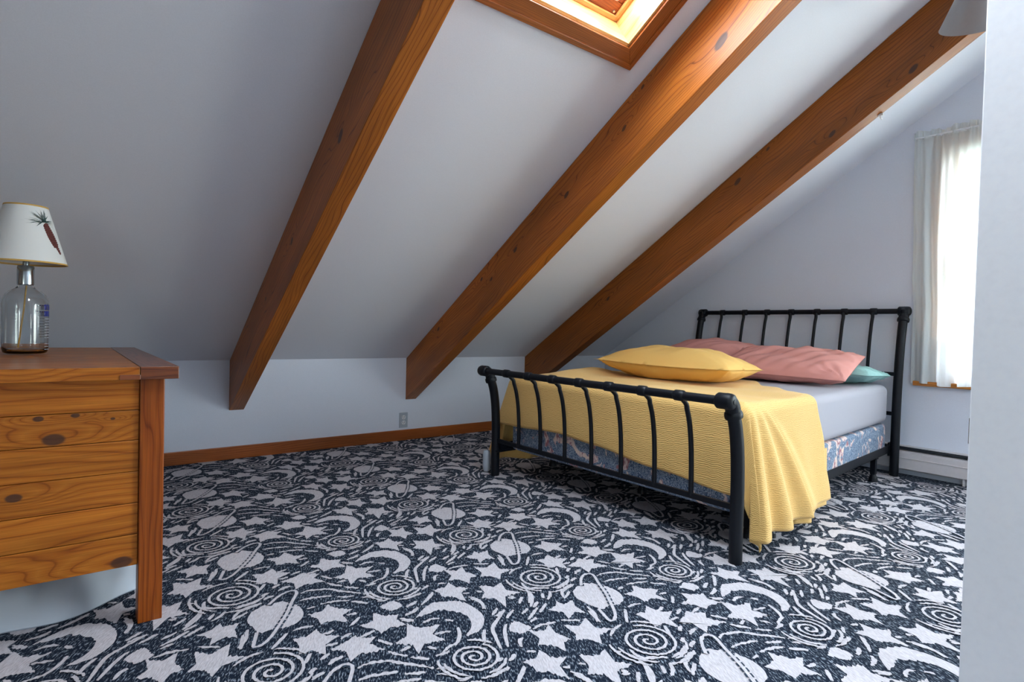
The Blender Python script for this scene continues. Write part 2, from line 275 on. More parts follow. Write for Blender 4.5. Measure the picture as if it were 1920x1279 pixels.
# ------------------------------------------------------------------ mesh buffer
class MB:
    def __init__(s): s.v, s.f, s.uv, s.mi = [], [], [], []
    def face(s, pts, uvs=None, mi=0):
        b = len(s.v); s.v += [tuple(p) for p in pts]; s.f.append(list(range(b, b+len(pts))))
        s.uv.append(uvs or [(0, 0)]*len(pts)); s.mi.append(mi)
    def hexa(s, c, ax=0, off=0.0, mi=0):
        """c: 8 corners ordered x-fastest (i + 2j + 4k); UV u along axis ax"""
        c = [Vector(p) for p in c]
        e = [(c[1]-c[0]).length, (c[2]-c[0]).length, (c[4]-c[0]).length]
        P = [(i, j, k) for k in (0, 1) for j in (0, 1) for i in (0, 1)]
        faces = [((0, 2, 3, 1), 2), ((4, 5, 7, 6), 2), ((0, 1, 5, 4), 1), ((2, 6, 7, 3), 1), ((0, 4, 6, 2), 0), ((1, 3, 7, 5), 0)]
        b = len(s.v); s.v += [tuple(p) for p in c]
        for fi, (idx, nrm) in enumerate(faces):
            oth = [a for a in (0, 1, 2) if a != nrm]
            if ax in oth: ua = ax; va = [a for a in oth if a != ax][0]
            else: ua, va = oth
            s.f.append([b+i for i in idx]); s.mi.append(mi)
            s.uv.append([(P[i][ua]*e[ua]+off+ax*0.31, P[i][va]*e[va]+off*1.7+fi*0.43) for i in idx])
    def box(s, a, b, ax=0, off=0.0, mi=0):
        s.hexa([(x, y, z) for z in (a[2], b[2]) for y in (a[1], b[1]) for x in (a[0], b[0])], ax, off, mi)
    def grid(s, fn, nu, nv, uvf=None, closeu=False, mi=0):
        b = len(s.v)
        for j in range(nv+1):
            for i in range(nu+(0 if closeu else 1)): s.v.append(tuple(fn(i/nu, j/nv)))
        W = nu if closeu else nu+1
        for j in range(nv):
            for i in range(nu):
                i2 = (i+1) % W if closeu else i+1
                s.f.append([b+j*W+i, b+j*W+i2, b+(j+1)*W+i2, b+(j+1)*W+i])
                q = [(i/nu, j/nv), ((i+1)/nu, j/nv), ((i+1)/nu, (j+1)/nv), (i/nu, (j+1)/nv)]
                s.uv.append([uvf(*t, (i+.5)/nu, (j+.5)/nv) if uvf else t for t in q]); s.mi.append(mi)
    def tube(s, path, rad, n=14, cap=True, mi=0):
        P = [Vector(p) for p in path]; R = rad if isinstance(rad, (list, tuple)) else [rad]*len(P)
        T = [(P[min(i+1, len(P)-1)]-P[max(i-1, 0)]).normalized() for i in range(len(P))]
        a = Vector((0, 0, 1)) if abs(T[0].z) < 0.9 else Vector((1, 0, 0))
        nrm = T[0].cross(a).normalized(); rings = []
        b = len(s.v); acc = 0
        for i, p in enumerate(P):
            nrm = (nrm - T[i]*nrm.dot(T[i])).normalized(); bn = T[i].cross(nrm)
            for k in range(n):
                t = 2*PI*k/n; s.v.append(tuple(p + (nrm*math.cos(t)+bn*math.sin(t))*R[i]))
        for i in range(len(P)-1):
            for k in range(n):
                k2 = (k+1) % n
                s.f.append([b+i*n+k, b+i*n+k2, b+(i+1)*n+k2, b+(i+1)*n+k]); s.uv.append([(0, 0)]*4); s.mi.append(mi)
        if cap:
            s.f.append([b+k for k in reversed(range(n))]); s.uv.append([(0, 0)]*n); s.mi.append(mi)
            e = b+(len(P)-1)*n
            s.f.append([e+k for k in range(n)]); s.uv.append([(0, 0)]*n); s.mi.append(mi)
    def lathe(s, prof, c, axis=(0, 0, 1), n=28, mi=0):
        """prof: list of (radius, height along axis)"""
        A = Vector(axis).normalized(); a = Vector((1, 0, 0)) if abs(A.x) < 0.9 else Vector((0, 1, 0))
        X = A.cross(a).normalized(); Y = A.cross(X); c = Vector(c); b = len(s.v)
        for r, h in prof:
            for k in range(n):
                t = 2*PI*k/n; s.v.append(tuple(c + A*h + (X*math.cos(t)+Y*math.sin(t))*max(r, 1e-5)))
        for i in range(len(prof)-1):
            for k in range(n):
                k2 = (k+1) % n
                s.f.append([b+i*n+k, b+i*n+k2, b+(i+1)*n+k2, b+(i+1)*n+k]); s.uv.append([(0, 0)]*4); s.mi.append(mi)
    def ball(s, c, r, n=18, mi=0):
        s.lathe([(r*math.sin(PI*i/10), -r*math.cos(PI*i/10)) for i in range(11)], c, n=n, mi=mi)
    def build(s, name, mat, parent=None, smooth=False, bevel=0.0, segs=2, solid=0.0, subd=0, recalc=True, weld=0.0, org=None):
        v = s.v
        if org is not None: v = [(a[0]-org[0], a[1]-org[1], a[2]-org[2]) for a in v]
        me = bpy.data.meshes.new(name); me.from_pydata(v, [], s.f)
        ul = me.uv_layers.new(name='UVMap'); k = 0
        for p, uv in zip(me.polygons, s.uv):
            for i, li in enumerate(p.loop_indices): ul.data[li].uv = uv[i]
        for p, mi in zip(me.polygons, s.mi): p.material_index = mi; p.use_smooth = smooth
        for m in (mat if isinstance(mat, (list, tuple)) else [mat]): me.materials.append(m)
        if recalc or weld:
            bm = bmesh.new(); bm.from_mesh(me)
            if weld: bmesh.ops.remove_doubles(bm, verts=bm.verts, dist=weld)
            if recalc: bmesh.ops.recalc_face_normals(bm, faces=bm.faces)
            bm.to_mesh(me); bm.free()
        o = bpy.data.objects.new(name, me); COL.objects.link(o)
        if parent is not None:
            o.parent = parent
            if org is None: o.location = -parent.location
        elif org is not None: o.location = org
        if solid: md = o.modifiers.new('solid', 'SOLIDIFY'); md.thickness = solid; md.offset = 0
        if bevel:
            md = o.modifiers.new('bevel', 'BEVEL'); md.width = bevel; md.segments = segs; md.limit_method = 'ANGLE'; md.angle_limit = 0.6
        if subd: md = o.modifiers.new('sub', 'SUBSURF'); md.levels = subd; md.render_levels = subd
        if smooth:
            try: me.shade_smooth_by_angle = None
            except Exception: pass
        return o
def tag(o, label, cat, group=None, kind=None):
    o['label'] = label; o['category'] = cat
    if group: o['group'] = group
    if kind: o['kind'] = kind
    return o
def thing(name, label, cat, loc=(0, 0, 0), group=None):
    o = bpy.data.objects.new(name, None); COL.objects.link(o); o.location = loc; o.empty_display_size = 0.1
    return tag(o, label, cat, group)
def struct(o, label=None):
    o['kind'] = 'structure'
    if label: o['label'] = label
    return o
def sm(o, angle=0.7):
    for p in o.data.polygons: p.use_smooth = True
    bm = bmesh.new(); bm.from_mesh(o.data)
    for e in bm.edges:
        if len(e.link_faces) == 2 and e.calc_face_angle(0) > angle: e.smooth = False
    bm.to_mesh(o.data); bm.free(); return o

# carpet motif outlines in millimetres on the floor (one repeat)
CP=[[[1280,1837],[1282,1811],[1322,1812],[1303,1781],[1300,1736],[1273,1755],[1236,1738],[1248,1772],[1218,1808],[1255,1814]],[[1275,1704],[1259,1650],[1295,1622],[1239,1616],[1213,1583],[1203,1620],[1171,1636],[1192,1658],[1197,1711],[1228,1682]],[[1156,1739],[1143,1696],[1157,1652],[1130,1651],[1105,1617],[1100,1652],[1064,1677],[1089,1699],[1091,1749],[1125,1722]],[[1047,1654],[1048,1613],[1080,1588],[1042,1573],[1025,1519],[1005,1567],[980,1584],[987,1608],[978,1641],[1016,1630]],[[1194,1552],[1175,1501],[1201,1462],[1148,1469],[1109,1414],[1114,1479],[1082,1501],[1111,1525],[1122,1574],[1162,1540]],[[859,2005],[900,2037],[944,2055],[981,2045],[1015,2022],[1033,1978],[1034,1930],[1024,1891],[998,1858],[968,1837],[927,1838],[959,1864],[979,1893],[989,1930],[979,1960],[960,1988],[931,2008],[894,2003]],[[1042,1779],[1054,1799],[1079,1817],[1096,1813],[1101,1784],[1107,1765],[1082,1752],[1064,1754]],[[782,1636],[801,1643],[829,1648],[843,1630],[844,1608],[834,1594],[814,1595],[802,1593],[794,1609]],[[1357,1361],[1412,1385],[1454,1368],[1477,1327],[1480,1275],[1458,1233],[1419,1215],[1384,1224],[1346,1229],[1337,1273],[1335,1319]],[[670,2233],[689,2189],[720,2168],[682,2149],[682,2105],[649,2138],[616,2136],[620,2169],[603,2207],[645,2204]],[[764,2100],[782,2073],[819,2055],[801,2030],[812,1987],[766,2001],[737,1990],[732,2024],[705,2057],[746,2061]],[[819,1985],[838,1940],[890,1929],[848,1899],[862,1850],[809,1870],[774,1838],[781,1880],[746,1917],[788,1927]],[[590,2108],[593,2069],[628,2042],[584,2023],[570,1982],[562,1985],[549,2015],[515,2015],[529,2055],[524,2097],[554,2083]],[[665,2013],[679,1993],[711,1977],[682,1955],[707,1906],[643,1925],[613,1907],[621,1956],[591,1986],[642,1999]]]
CL=[[[613,1866],[642,1869],[670,1859],[697,1843],[720,1812],[745,1786],[771,1753]],[[595,1817],[624,1814],[648,1808],[689,1791]],[[699,1775],[721,1760],[744,1749]],[[594,1750],[620,1752]],[[640,1757],[674,1751],[702,1740],[722,1729]],[[725,1719],[742,1701],[764,1680]],[[745,1830],[765,1810],[782,1796]],[[711,1957],[725,1931],[733,1913]],[[596,2074],[616,2073],[630,2081]],[[676,1998],[697,2004],[725,2009]],[[631,2023],[665,2036]],[[536,2142],[565,2143],[590,2133]],[[559,1925],[575,1931],[602,1936]],[[548,1955],[578,1971]],[[503,1885],[521,1894],[538,1896]],[[460,1880],[480,1890],[496,1900]],[[444,1863],[470,1865],[494,1867]],[[505,1917],[528,1926]],[[694,2141],[724,2135]],[[680,2074],[719,2105]],[[512,1963],[537,2000]],[[583,2011],[615,2008]],[[710,1891],[723,1864],[741,1839]],[[738,1872],[768,1876]],[[813,2015],[843,1994]],[[838,2038],[886,2047]],[[865,2080],[905,2097]],[[918,2072],[945,2090],[978,2113]],[[857,1966],[889,1973],[912,1961]],[[924,1946],[938,1925]],[[803,1796],[822,1795],[844,1795]],[[774,1745],[794,1737],[805,1715]],[[763,1725],[780,1716],[792,1693]],[[792,1672],[811,1664],[831,1666]],[[865,1637],[893,1639],[933,1640]],[[850,1588],[873,1593],[895,1602]],[[826,1544],[854,1549],[878,1563]],[[895,1572],[924,1590],[967,1625]],[[919,1679],[943,1686]],[[948,1662],[980,1679]],[[947,1771],[965,1805],[987,1831]],[[965,1721],[987,1776],[1009,1822],[1043,1849],[1100,1885]],[[986,1718],[1013,1765],[1039,1802],[1057,1818]],[[1055,1885],[1093,1913]],[[1017,1697],[1033,1725],[1051,1732]],[[1014,1671],[1036,1658]],[[871,1811],[888,1822],[912,1849],[929,1885]],[[1103,1750],[1140,1754],[1184,1741]],[[856,1894],[901,1880]],[[800,1532],[830,1500]],[[1185,1858],[1228,1901],[1248,1938]],[[1162,1946],[1182,1933]],[[1061,2015],[1071,1968],[1058,1929]],[[807,1849],[819,1822]],[[1207,1740],[1253,1705]],[[1311,1836],[1359,1863]],[[1318,1735],[1295,1661]],[[1362,1615],[1420,1673]],[[1046,1533],[1059,1506],[1057,1469],[1041,1438]],[[1046,1561],[1062,1550]],[[1089,1546],[1104,1536]],[[1211,1525],[1227,1519]],[[1158,1460],[1169,1446]],[[1155,1401],[1191,1431]],[[1181,1382],[1223,1432],[1235,1465]],[[1317,1420],[1353,1419],[1394,1429]],[[1300,1349],[1322,1380],[1351,1390],[1393,1398]],[[1407,1426],[1438,1431]],[[1469,1470],[1502,1472]],[[1254,1513],[1246,1481],[1253,1461],[1277,1447],[1307,1427]],[[1261,1411],[1242,1384]],[[1291,1408],[1273,1385],[1247,1369]],[[1175,1355],[1210,1373]],[[1119,1342],[1156,1358]],[[1111,1304],[1150,1325],[1185,1347]],[[1170,1317],[1225,1351]],[[1065,1350],[1112,1378]],[[1043,1376],[1090,1393]],[[1110,1290],[1140,1298]],[[1275,1173],[1304,1212],[1319,1259]],[[1339,1228],[1325,1198],[1312,1167]],[[1407,1446],[1424,1461]],[[1469,1505],[1453,1488]]]
CRING=[[1408,1375],[1454,1420],[1493,1433],[1505,1411],[1473,1355],[1439,1292],[1403,1238],[1362,1181],[1330,1153],[1311,1157],[1322,1189],[1336,1225]]
CS=[[1332, 1511], [882, 1732]]

# ------------------------------------------------------------------ carpeted floor
rnd = random.Random(4)
def jag(pts, closed=True, step=0.005, amp=0.0062):
    out = []; n = len(pts)
    for i in range(n if closed else n-1):
        a, b = pts[i], pts[(i+1) % n]; L = math.hypot(b[0]-a[0], b[1]-a[1]); k = max(1, int(L/step))
        dx, dy = (b[0]-a[0])/max(L, 1e-6), (b[1]-a[1])/max(L, 1e-6)
        for j in range(k):
            t = j/k; o = rnd.uniform(-amp, amp) if (j or True) else 0
            o *= abs(-dy*0.5+dx*0.87)
            out.append((a[0]+(b[0]-a[0])*t+0.5*o, a[1]+(b[1]-a[1])*t+0.87*o))
    return out
def catmull(P, per=6):
    out = []; n = len(P)
    for i in range(n-1):
        p0 = P[max(i-1, 0)]; p1 = P[i]; p2 = P[i+1]; p3 = P[min(i+2, n-1)]
        for j in range(per):
            t = j/per
            out.append(tuple(0.5*((2*p1[k])+(-p0[k]+p2[k])*t+(2*p0[k]-5*p1[k]+4*p2[k]-p3[k])*t*t+(-p0[k]+3*p1[k]-3*p2[k]+p3[k])*t**3) for k in range(len(p1))))
    out.append(tuple(P[-1])); return out
def resample(P, step):
    out = [P[0]]; acc = 0
    for a, b in zip(P, P[1:]):
        L = math.hypot(b[0]-a[0], b[1]-a[1])
        while acc+L >= step:
            t = (step-acc)/L; a = (a[0]+(b[0]-a[0])*t, a[1]+(b[1]-a[1])*t); out.append(a); L = math.hypot(b[0]-a[0], b[1]-a[1]); acc = 0
        acc += L
    out.append(P[-1]); return out
def ribbon(mb, P, wd, z, mi, taper=True, amp=0.0030, step=0.006):
    P = resample(P, step); n = len(P); Lf, Rt = [], []
    if n < 2: return
    for i, p in enumerate(P):
        a = P[max(i-1, 0)]; b = P[min(i+1, n-1)]; L = math.hypot(b[0]-a[0], b[1]-a[1]) or 1
        nx, ny = -(b[1]-a[1])/L, (b[0]-a[0])/L
        t = i/(n-1); k = (0.45+0.55*math.sin(PI*min(1, max(0, t)))**0.6) if taper else 1
        h = wd/2*k
        h1 = rnd.uniform(-amp, amp)*1.1; h2 = rnd.uniform(-amp, amp)*1.1
        Lf.append((p[0]+nx*h+h1*0.5, p[1]+ny*h+h1*0.87, z)); Rt.append((p[0]-nx*h+h2*0.5, p[1]-ny*h+h2*0.87, z))
    for i in range(n-1): mb.face([Rt[i], Rt[i+1], Lf[i+1], Lf[i]], mi=mi)
TA, TB = (0.9164, 0.0316), (0.0145, 0.4958)
fl = MB(); fl.box((XL-0.1, 2*YR-YK-0.1, -0.1), (XR+0.1, YK+0.1, 0.0), mi=0)
def off(p, i, j): return (p[0]/1000+TA[0]*i+TB[0]*j, p[1]/1000+TA[1]*i+TB[1]*j)
for i in range(-3, 4):
    for j in range(-6, 8):
        cx, cy = off((1100, 1600), i, j)
        if cx < -1.6 or cx > 5.0 or cy < -0.6 or cy > 4.6: continue
        def inside(P): return all(XL < x < XR-0.004 and y < YK-0.004 for x, y in P)
        def clamp(P): return [(min(x, XR-0.002), min(y, YK-0.002)) for x, y in P]
        for k, poly in enumerate(CP):
            mx_ = sum(p[0] for p in poly)/len(poly); my_ = sum(p[1] for p in poly)/len(poly); g_ = 1.09 if len(poly) == 10 or len(poly) == 11 and k != 8 else 1.03
            P = [off((mx_+(p[0]-mx_)*g_, my_+(p[1]-my_)*g_), i, j) for p in poly]
            if min(p[0] for p in P) > XR-0.03 or min(p[1] for p in P) > YK-0.03: continue
            if k in (5, 8, 6, 7):
                P = catmull(P+[P[0]], 5)[:-1]
            P = clamp(jag(P))
            fl.face([(x, y, 0.001+0.00003*k) for x, y in P], mi=1)
        z = 0.0012
        for k, ln in enumerate(CL):
            P = [off(p, i, j) for p in ln]
            if not inside(P): continue
            if len(P) > 2: P = catmull(P, 6)
            ribbon(fl, P, 0.0115, 0.0016+0.000012*k, 1)
        P = catmull([off(p, i, j) for p in CRING], 6)
        if inside(P):
            Q = resample(P, 0.004)
            for k in range(0, len(Q)-5, 6): ribbon(fl, Q[k:k+5], 0.021, 0.0031, 2, taper=False, amp=0.002, step=0.004)
            ribbon(fl, P, 0.010, 0.0034, 1, taper=False, amp=0.003)
        for (c, R, turns) in ((CS[0], 0.084, 3.1), (CS[1], 0.068, 3.0)):
            c = off(c, i, j)
            P = [(c[0]+R*(0.06+0.94*t/70)*math.cos(2*PI*turns*t/70+0.6), c[1]+R*(0.06+0.94*t/70)*math.sin(2*PI*turns*t/70+0.6)) for t in range(71)]
            if inside(P): ribbon(fl, P, 0.0085, 0.0030, 1, taper=False, amp=0.0022)
            for (rr__, segs) in ((1.22, ((0.3, 1.2), (1.5, 2.3), (2.9, 4.1), (4.6, 5.6))), (1.42, ((2.7, 3.9), (4.3, 5.2)))):
                for a0, a1 in segs:
                    n_ = 14; Q = [(c[0]+R*(rr__+0.04*k/n_)*math.cos(a0+(a1-a0)*k/n_), c[1]+R*(rr__+0.04*k/n_)*math.sin(a0+(a1-a0)*k/n_)) for k in range(n_+1)]
                    if inside(Q): ribbon(fl, Q, 0.0095, 0.0031+0.00001*int(a0*4)+0.0003*(rr__ > 1.3), 1)
floor = struct(fl.build('floor', [M_cnavy, M_ccream, M_cgap], recalc=False), 'navy carpet patterned with cream stars, moons and ringed planets')
for p in floor.data.polygons:
    pass
bm = bmesh.new(); bm.from_mesh(floor.data); 
for f in bm.faces:
    if f.material_index > 0 or len(f.verts) > 4:
        f.normal_update()
        if f.normal.z < 0: f.normal_flip()
bm.to_mesh(floor.data); bm.free()

# ------------------------------------------------------------------ shell
def slabs(rear, H):
    mb = MB(); x0, x1 = XL-0.1, XR+0.1; SLEN = (YK-YR)/CT; t = 0.2
    def bx(a, b, s0, s1, t0=0.0, t1=t):
        mb.hexa([SL(x, s, n, rear) for n in (t0, t1) for s in (s0, s1) for x in (a, b)])
    s0 = -0.15
    bx(x0, H[0], s0, SLEN+0.12); bx(H[1], x1, s0, SLEN+0.12); bx(H[0], H[1], s0, H[2]); bx(H[0], H[1], H[3], SLEN+0.12)
    return mb
c = struct(slabs(False, SKY).build('ceiling', M_ceil), 'pale grey sloping ceiling rising from the low wall')
c = struct(slabs(True, FILL_SKY).build('ceiling_rear', M_ceil))
mb = MB(); mb.box((XL-0.1, YK, -0.05), (XR+0.1, YK+0.1, HK+0.02)); struct(mb.build('wall_back', M_wall), 'low blue-grey wall under the sloping ceiling')
mb = MB(); mb.box((XL-0.1, 2*YR-YK-0.1, -0.05), (XR+0.1, 2*YR-YK, HK+0.02)); struct(mb.build('wall_rear', M_wall))
def ztop(y): return HK + (YK-(y if y > YR else 2*YR-y))*math.tan(TH)
def prism(mb, P, x0, x1):
    n = len(P); mb.face([(x0, y, z) for y, z in P]); mb.face([(x1, y, z) for y, z in reversed(P)])
    for i in range(n):
        a, b = P[i], P[(i+1) % n]; mb.face([(x0, *a), (x1, *a), (x1, *b), (x0, *b)])
mb = MB(); y0, y1, z0, z1 = WIN; yb = 2*YR-YK
prism(mb, [(y1, 0), (YK, 0), (YK, HK), (y1, ztop(y1))], XR, XR+0.1)
a0, a1 = FILL_WIN2[:2]
prism(mb, [(yb, 0), (a0, 0), (a0, ztop(a0)), (yb, HK)], XR, XR+0.1)
prism(mb, [(a1, 0), (y0, 0), (y0, ztop(y0)), (a1, ztop(a1))], XR, XR+0.1)
prism(mb, [(a0, 0), (a1, 0), (a1, FILL_WIN2[2]), (a0, FILL_WIN2[2])], XR, XR+0.1)
prism(mb, [(a0, z1), (a1, z1), (a1, ztop(a1)), (a0, ztop(a0))], XR, XR+0.1)
prism(mb, [(y0, 0), (y1, 0), (y1, z0), (y0, z0)], XR, XR+0.1)
prism(mb, [(y0, z1), (y1, z1), (y1, ztop(y1)), (YR, ZR), (y0, ztop(y0))], XR, XR+0.1)
struct(mb.build('wall_right', M_wall, weld=0.0005), 'gable wall behind the headboard')
mb = MB(); b0, b1, c0, c1 = FILL_WIN3
prism(mb, [(b1, 0), (YK, 0), (YK, HK), (YR, ZR), (b1, ztop(b1))], XL-0.1, XL)
prism(mb, [(yb, 0), (b0, 0), (b0, ztop(b0)), (yb, HK)], XL-0.1, XL)
prism(mb, [(b0, 0), (b1, 0), (b1, c0), (b0, c0)], XL-0.1, XL)
prism(mb, [(b0, c1), (b1, c1), (b1, ztop(b1)), (b0, ztop(b0))], XL-0.1, XL)
struct(mb.build('wall_left', M_dimwall))

mb = MB(); mb.box((XL, YK-0.014, 0.0), (XR, YK-0.001, 0.0818)); struct(mb.build('baseboard_back', M_trim, bevel=0.003), 'brown stained baseboard along the low wall')

# door leaf at the right edge of the view
az = math.radians(76.94); E = Vector((math.sin(az), math.cos(az), 0))*1.56; H_ = Vector((1.40, -0.45, 0))
d = (E-H_).normalized(); nb_ = Vector((d.y, -d.x, 0))*0.036
mb = MB(); mb.hexa([q + Vector((0, 0, z)) for z in (0.012, 2.03) for q in (H_, E, H_+nb_, E+nb_)])
door = struct(mb.build('door_1', M_door, bevel=0.003), 'white door leaf standing open at the right edge')
mb = MB(); q = E + nb_*0.5; mb.hexa([q + d*a + Vector((0, 0, z)) + nb_*b for z in (0.66, 0.715) for b in (-0.32, 0.32) for a in (-0.001, 0.0025)])
mb.build('latch_plate', M_chrome, door)
mb = MB()
mb.box((1.36, -1.25, 0), (1.46, -0.46, ztop(-0.46)-0.25)); struct(mb.build('wall_partition', M_wall))

# beams
SLB = YR
def beam(x, label):
    mb = MB(); w_ = 0.0893; dd = 0.3235; za = lambda y: HK+(YK-y)*math.tan(TH)
    prof = [(YK-0.001, HK-dd), (YR, za(YR)-dd), (YR, za(YR)-0.002), (YK-0.001, HK-0.002)]
    L = (YK-YR)/CT
    for xx, o_ in ((x, 0.0), (x+w_, 2.2)):
        uv = [(0, 0), (L, 0), (L, dd*CT), (0, dd*CT)]
        uv = [(u+x*1.3+o_, v+x*0.9+o_) for u, v in uv]
        mb.face([(xx, *p_) for p_ in prof], uv)
    for k in range(4):
        a, b = prof[k], prof[(k+1) % 4]
        u0_, u1_ = ((0, L) if k == 0 else (0, dd) if k == 1 else (0, L) if k == 2 else (0, dd))
        uv = [(u0_+x, 5+k), (u1_+x, 5+k), (u1_+x, 5+k+w_), (u0_+x, 5+k+w_)]
        mb.face([(x, *a), (x, *b), (x+w_, *b), (x+w_, *a)], uv)
    o = mb.build('ceiling_beam', M_beams[0 if x < 1 else 1 if x < 3 else 2], weld=0.0004, bevel=0.0025); 
    return tag(o, label, 'beam', 'exposed wooden beams of the sloping ceiling')
beam(0.833, 'stained wooden ceiling beam nearest the dresser, left of the skylight')
beam(2.087, 'brightly lit knotty wooden ceiling beam just right of the skylight')
beam(3.274, 'dark stained wooden ceiling beam nearest the window, ending behind the bed')

# skylight, and the added fill one behind the camera
def skylight(name, H, rear):
    x0, x1, s0, s1 = H; mb = MB()
    def hx(mb, xa, xb, sa, sb, na, nb, ax=0, off=0.0): mb.hexa([SL(x, s, n, rear) for n in (na, nb) for s in (sa, sb) for x in (xa, xb)], ax, off)
    t = 0.012
    hx(mb, x0, x0+t, s0, s1, -0.003, 0.2, 1, 0.4); hx(mb, x1-t, x1, s0, s1, -0.003, 0.2, 1, 1.1)
    hx(mb, x0, x1, s0, s0+t, -0.003, 0.2, 0, 0.2); hx(mb, x0, x1, s1-t, s1, -0.003, 0.2, 0, 0.7)
    root = struct(mb.build(name, M_shaft), None)
    cw = 0.08; e = 0.006
    for part in range(4):
        mb = MB()
        for (n0, n1, wa, wb) in ((-0.016, -0.001, 0.0, cw), (-0.022, -0.001, cw-0.022, cw)):
            if part == 0: a = [(x0-wb, s0-wb), (x1+wb, s0-wb), (x0-wa+e*0, s0-wa), (x1+wa, s0-wa)]
            if part == 1: a = [(x0-wa, s1+wa), (x1+wa, s1+wa), (x0-wb, s1+wb), (x1+wb, s1+wb)]
            if part == 2: a = [(x0-wb, s0-wb), (x0-wa, s0-wa), (x0-wb, s1+wb), (x0-wa, s1+wa)]
            if part == 3: a = [(x1+wa, s0-wa), (x1+wb, s0-wb), (x1+wa, s1+wa), (x1+wb, s1+wb)]
            mb.hexa([SL(p_[0], p_[1], n_, rear) for n_ in (n0, n1) for p_ in a], 0 if part < 2 else 1, part*0.3)
        mb.build('casing_board', M_trim, root, bevel=0.002)
    mb = MB(); f = 0.012; g = 0.062; n0, n1 = 0.150, 0.185
    hx(mb, x0+f, x1-f, s0+f, s0+g+0.02, n0, n1, 0); hx(mb, x0+f, x1-f, s1-g, s1-f, n0, n1, 0, 0.3)
    hx(mb, x0+f, x0+g, s0+g+0.02, s1-g, n0, n1, 1, 0.6); hx(mb, x1-g, x1-f, s0+g+0.02, s1-g, n0, n1, 1, 0.9)
    mb.build('sash_frame', M_sash, root, bevel=0.003)
    mb = MB(); 
    for i in range(2):
        hx(mb, x0+f, x0+f+0.02, s0+f, s1-f, 0.135, 0.15, 1); hx(mb, x1-f-0.02, x1-f, s0+f, s1-f, 0.135, 0.15, 1); hx(mb, x0+f, x1-f, s0+f, s0+f+0.02, 0.135, 0.15, 0); break
    mb.build('stop_bead', M_shaft, root, bevel=0.002)
    mb = MB(); hx(mb, x0+g-0.005, x1-g+0.005, s0+g+0.015, s1-g+0.005, 0.166, 0.170); mb.build('glass_pane', M_pane, root)
    if not rear:
        mb = MB(); c_ = SL(x1-g+0.012, s0+0.042, 0.149, rear); mb.lathe([(0, 0.004), (0.005, 0.004), (0.006, 0)], c_, axis=(0, ST, CT) if False else (0, -ST, -CT), n=14); mb.build('sash_screw', M_chrome, root)
    return root
skylight('window_1', SKY, False)['label'] = 'skylight with amber wood casing between the two left beams'
skylight('fill_window_3', FILL_SKY, True)

# right window, then the added fill windows
def gable_window(name, WN, label=None):
    y0, y1, z0, z1 = WN
    t = 0.02; mb = MB()
    mb = MB(); t = 0.02
    mb.box((XR-0.001, y0, z0), (XR+0.1, y0+t, z1), 2); mb.box((XR-0.001, y1-t, z0), (XR+0.1, y1, z1), 2); mb.box((XR-0.001, y0, z1-t), (XR+0.1, y1, z1), 1); mb.box((XR-0.001, y0, z0), (XR+0.1, y1, z0+t), 1)
    win = struct(mb.build(name, M_shaft), label)
    mb = MB(); cw = 0.090
    mb.box((XR-0.016, y0-cw, z0), (XR-0.001, y0, z1), 2); mb.box((XR-0.016, y1, z0), (XR-0.001, y1+cw, z1), 2); mb.box((XR-0.016, y0-cw, z1), (XR-0.001, y1+cw, z1+cw), 1)
    mb.build('window_casing', M_casing, win, bevel=0.003)
    mb = MB(); mb.box((XR-0.036, y0-cw-0.03, z0-0.034), (XR-0.001, y1+cw+0.06, z0-0.004), 1); mb.build('window_sill', M_casing, win, bevel=0.004)
    mb = MB()
    for za, zb, xx in ((z0+t, 1.385, 0.030), (1.365, z1-t, 0.060)):
        mb.box((XR+xx, y0+t, za), (XR+xx+0.03, y1-t, za+0.045), 1); mb.box((XR+xx, y0+t, zb-0.04), (XR+xx+0.03, y1-t, zb), 1)
        mb.box((XR+xx, y0+t, za), (XR+xx+0.03, y0+t+0.04, zb), 2); mb.box((XR+xx, y1-t-0.04, za), (XR+xx+0.03, y1-t, zb), 2)
    mb.build('window_sash', M_white, win, bevel=0.002)
    mb = MB(); mb.box((XR+0.045, y0+0.05, z0+0.05), (XR+0.048, y1-0.05, 1.36)); mb.box((XR+0.075, y0+0.05, 1.4), (XR+0.078, y1-0.05, z1-0.05)); mb.build('glass_pane', M_pane, win)
gable_window('window_2', WIN, 'sash window behind the sheer curtain')
gable_window('fill_window_4', FILL_WIN2)
mb = MB()
for q_ in ((b0, b0+0.03, c0, c1), (b1-0.03, b1, c0, c1), (b0, b1, c0, c0+0.03), (b0, b1, c1-0.03, c1)): mb.box((XL-0.1, q_[0], q_[2]), (XL+0.012, q_[1], q_[3]), 1)
fill_win5 = struct(mb.build('fill_window_5', M_shaft))
mb = MB(); mb.box((XL-0.06, b0+0.02, c0+0.02), (XL-0.056, b1-0.02, c1-0.02)); mb.build('glass_pane', M_pane, fill_win5)
y0, y1, z0, z1 = WIN

bl = thing('window_blind', 'raised white slatted blind in the window top behind the sheer curtain', 'blind', (XR-0.004, (y0+y1)/2, z1))
mb = MB(); mb.box((XR-0.002+0.004, y0+0.03, z1-0.055), (XR+0.024, y1-0.03, z1-0.022)); mb.build('head_rail', M_white, bl)
for k in range(16):
    mb = MB(); z = z1-0.075-k*0.022
    mb.hexa([(x, y, z+(0.006 if x > XR+0.01 else 0)+dz) for dz in (0, 0.001) for y in (y0+0.03, y1-0.03) for x in (XR+0.003, XR+0.022)]); mb.build('slat', M_white, bl)

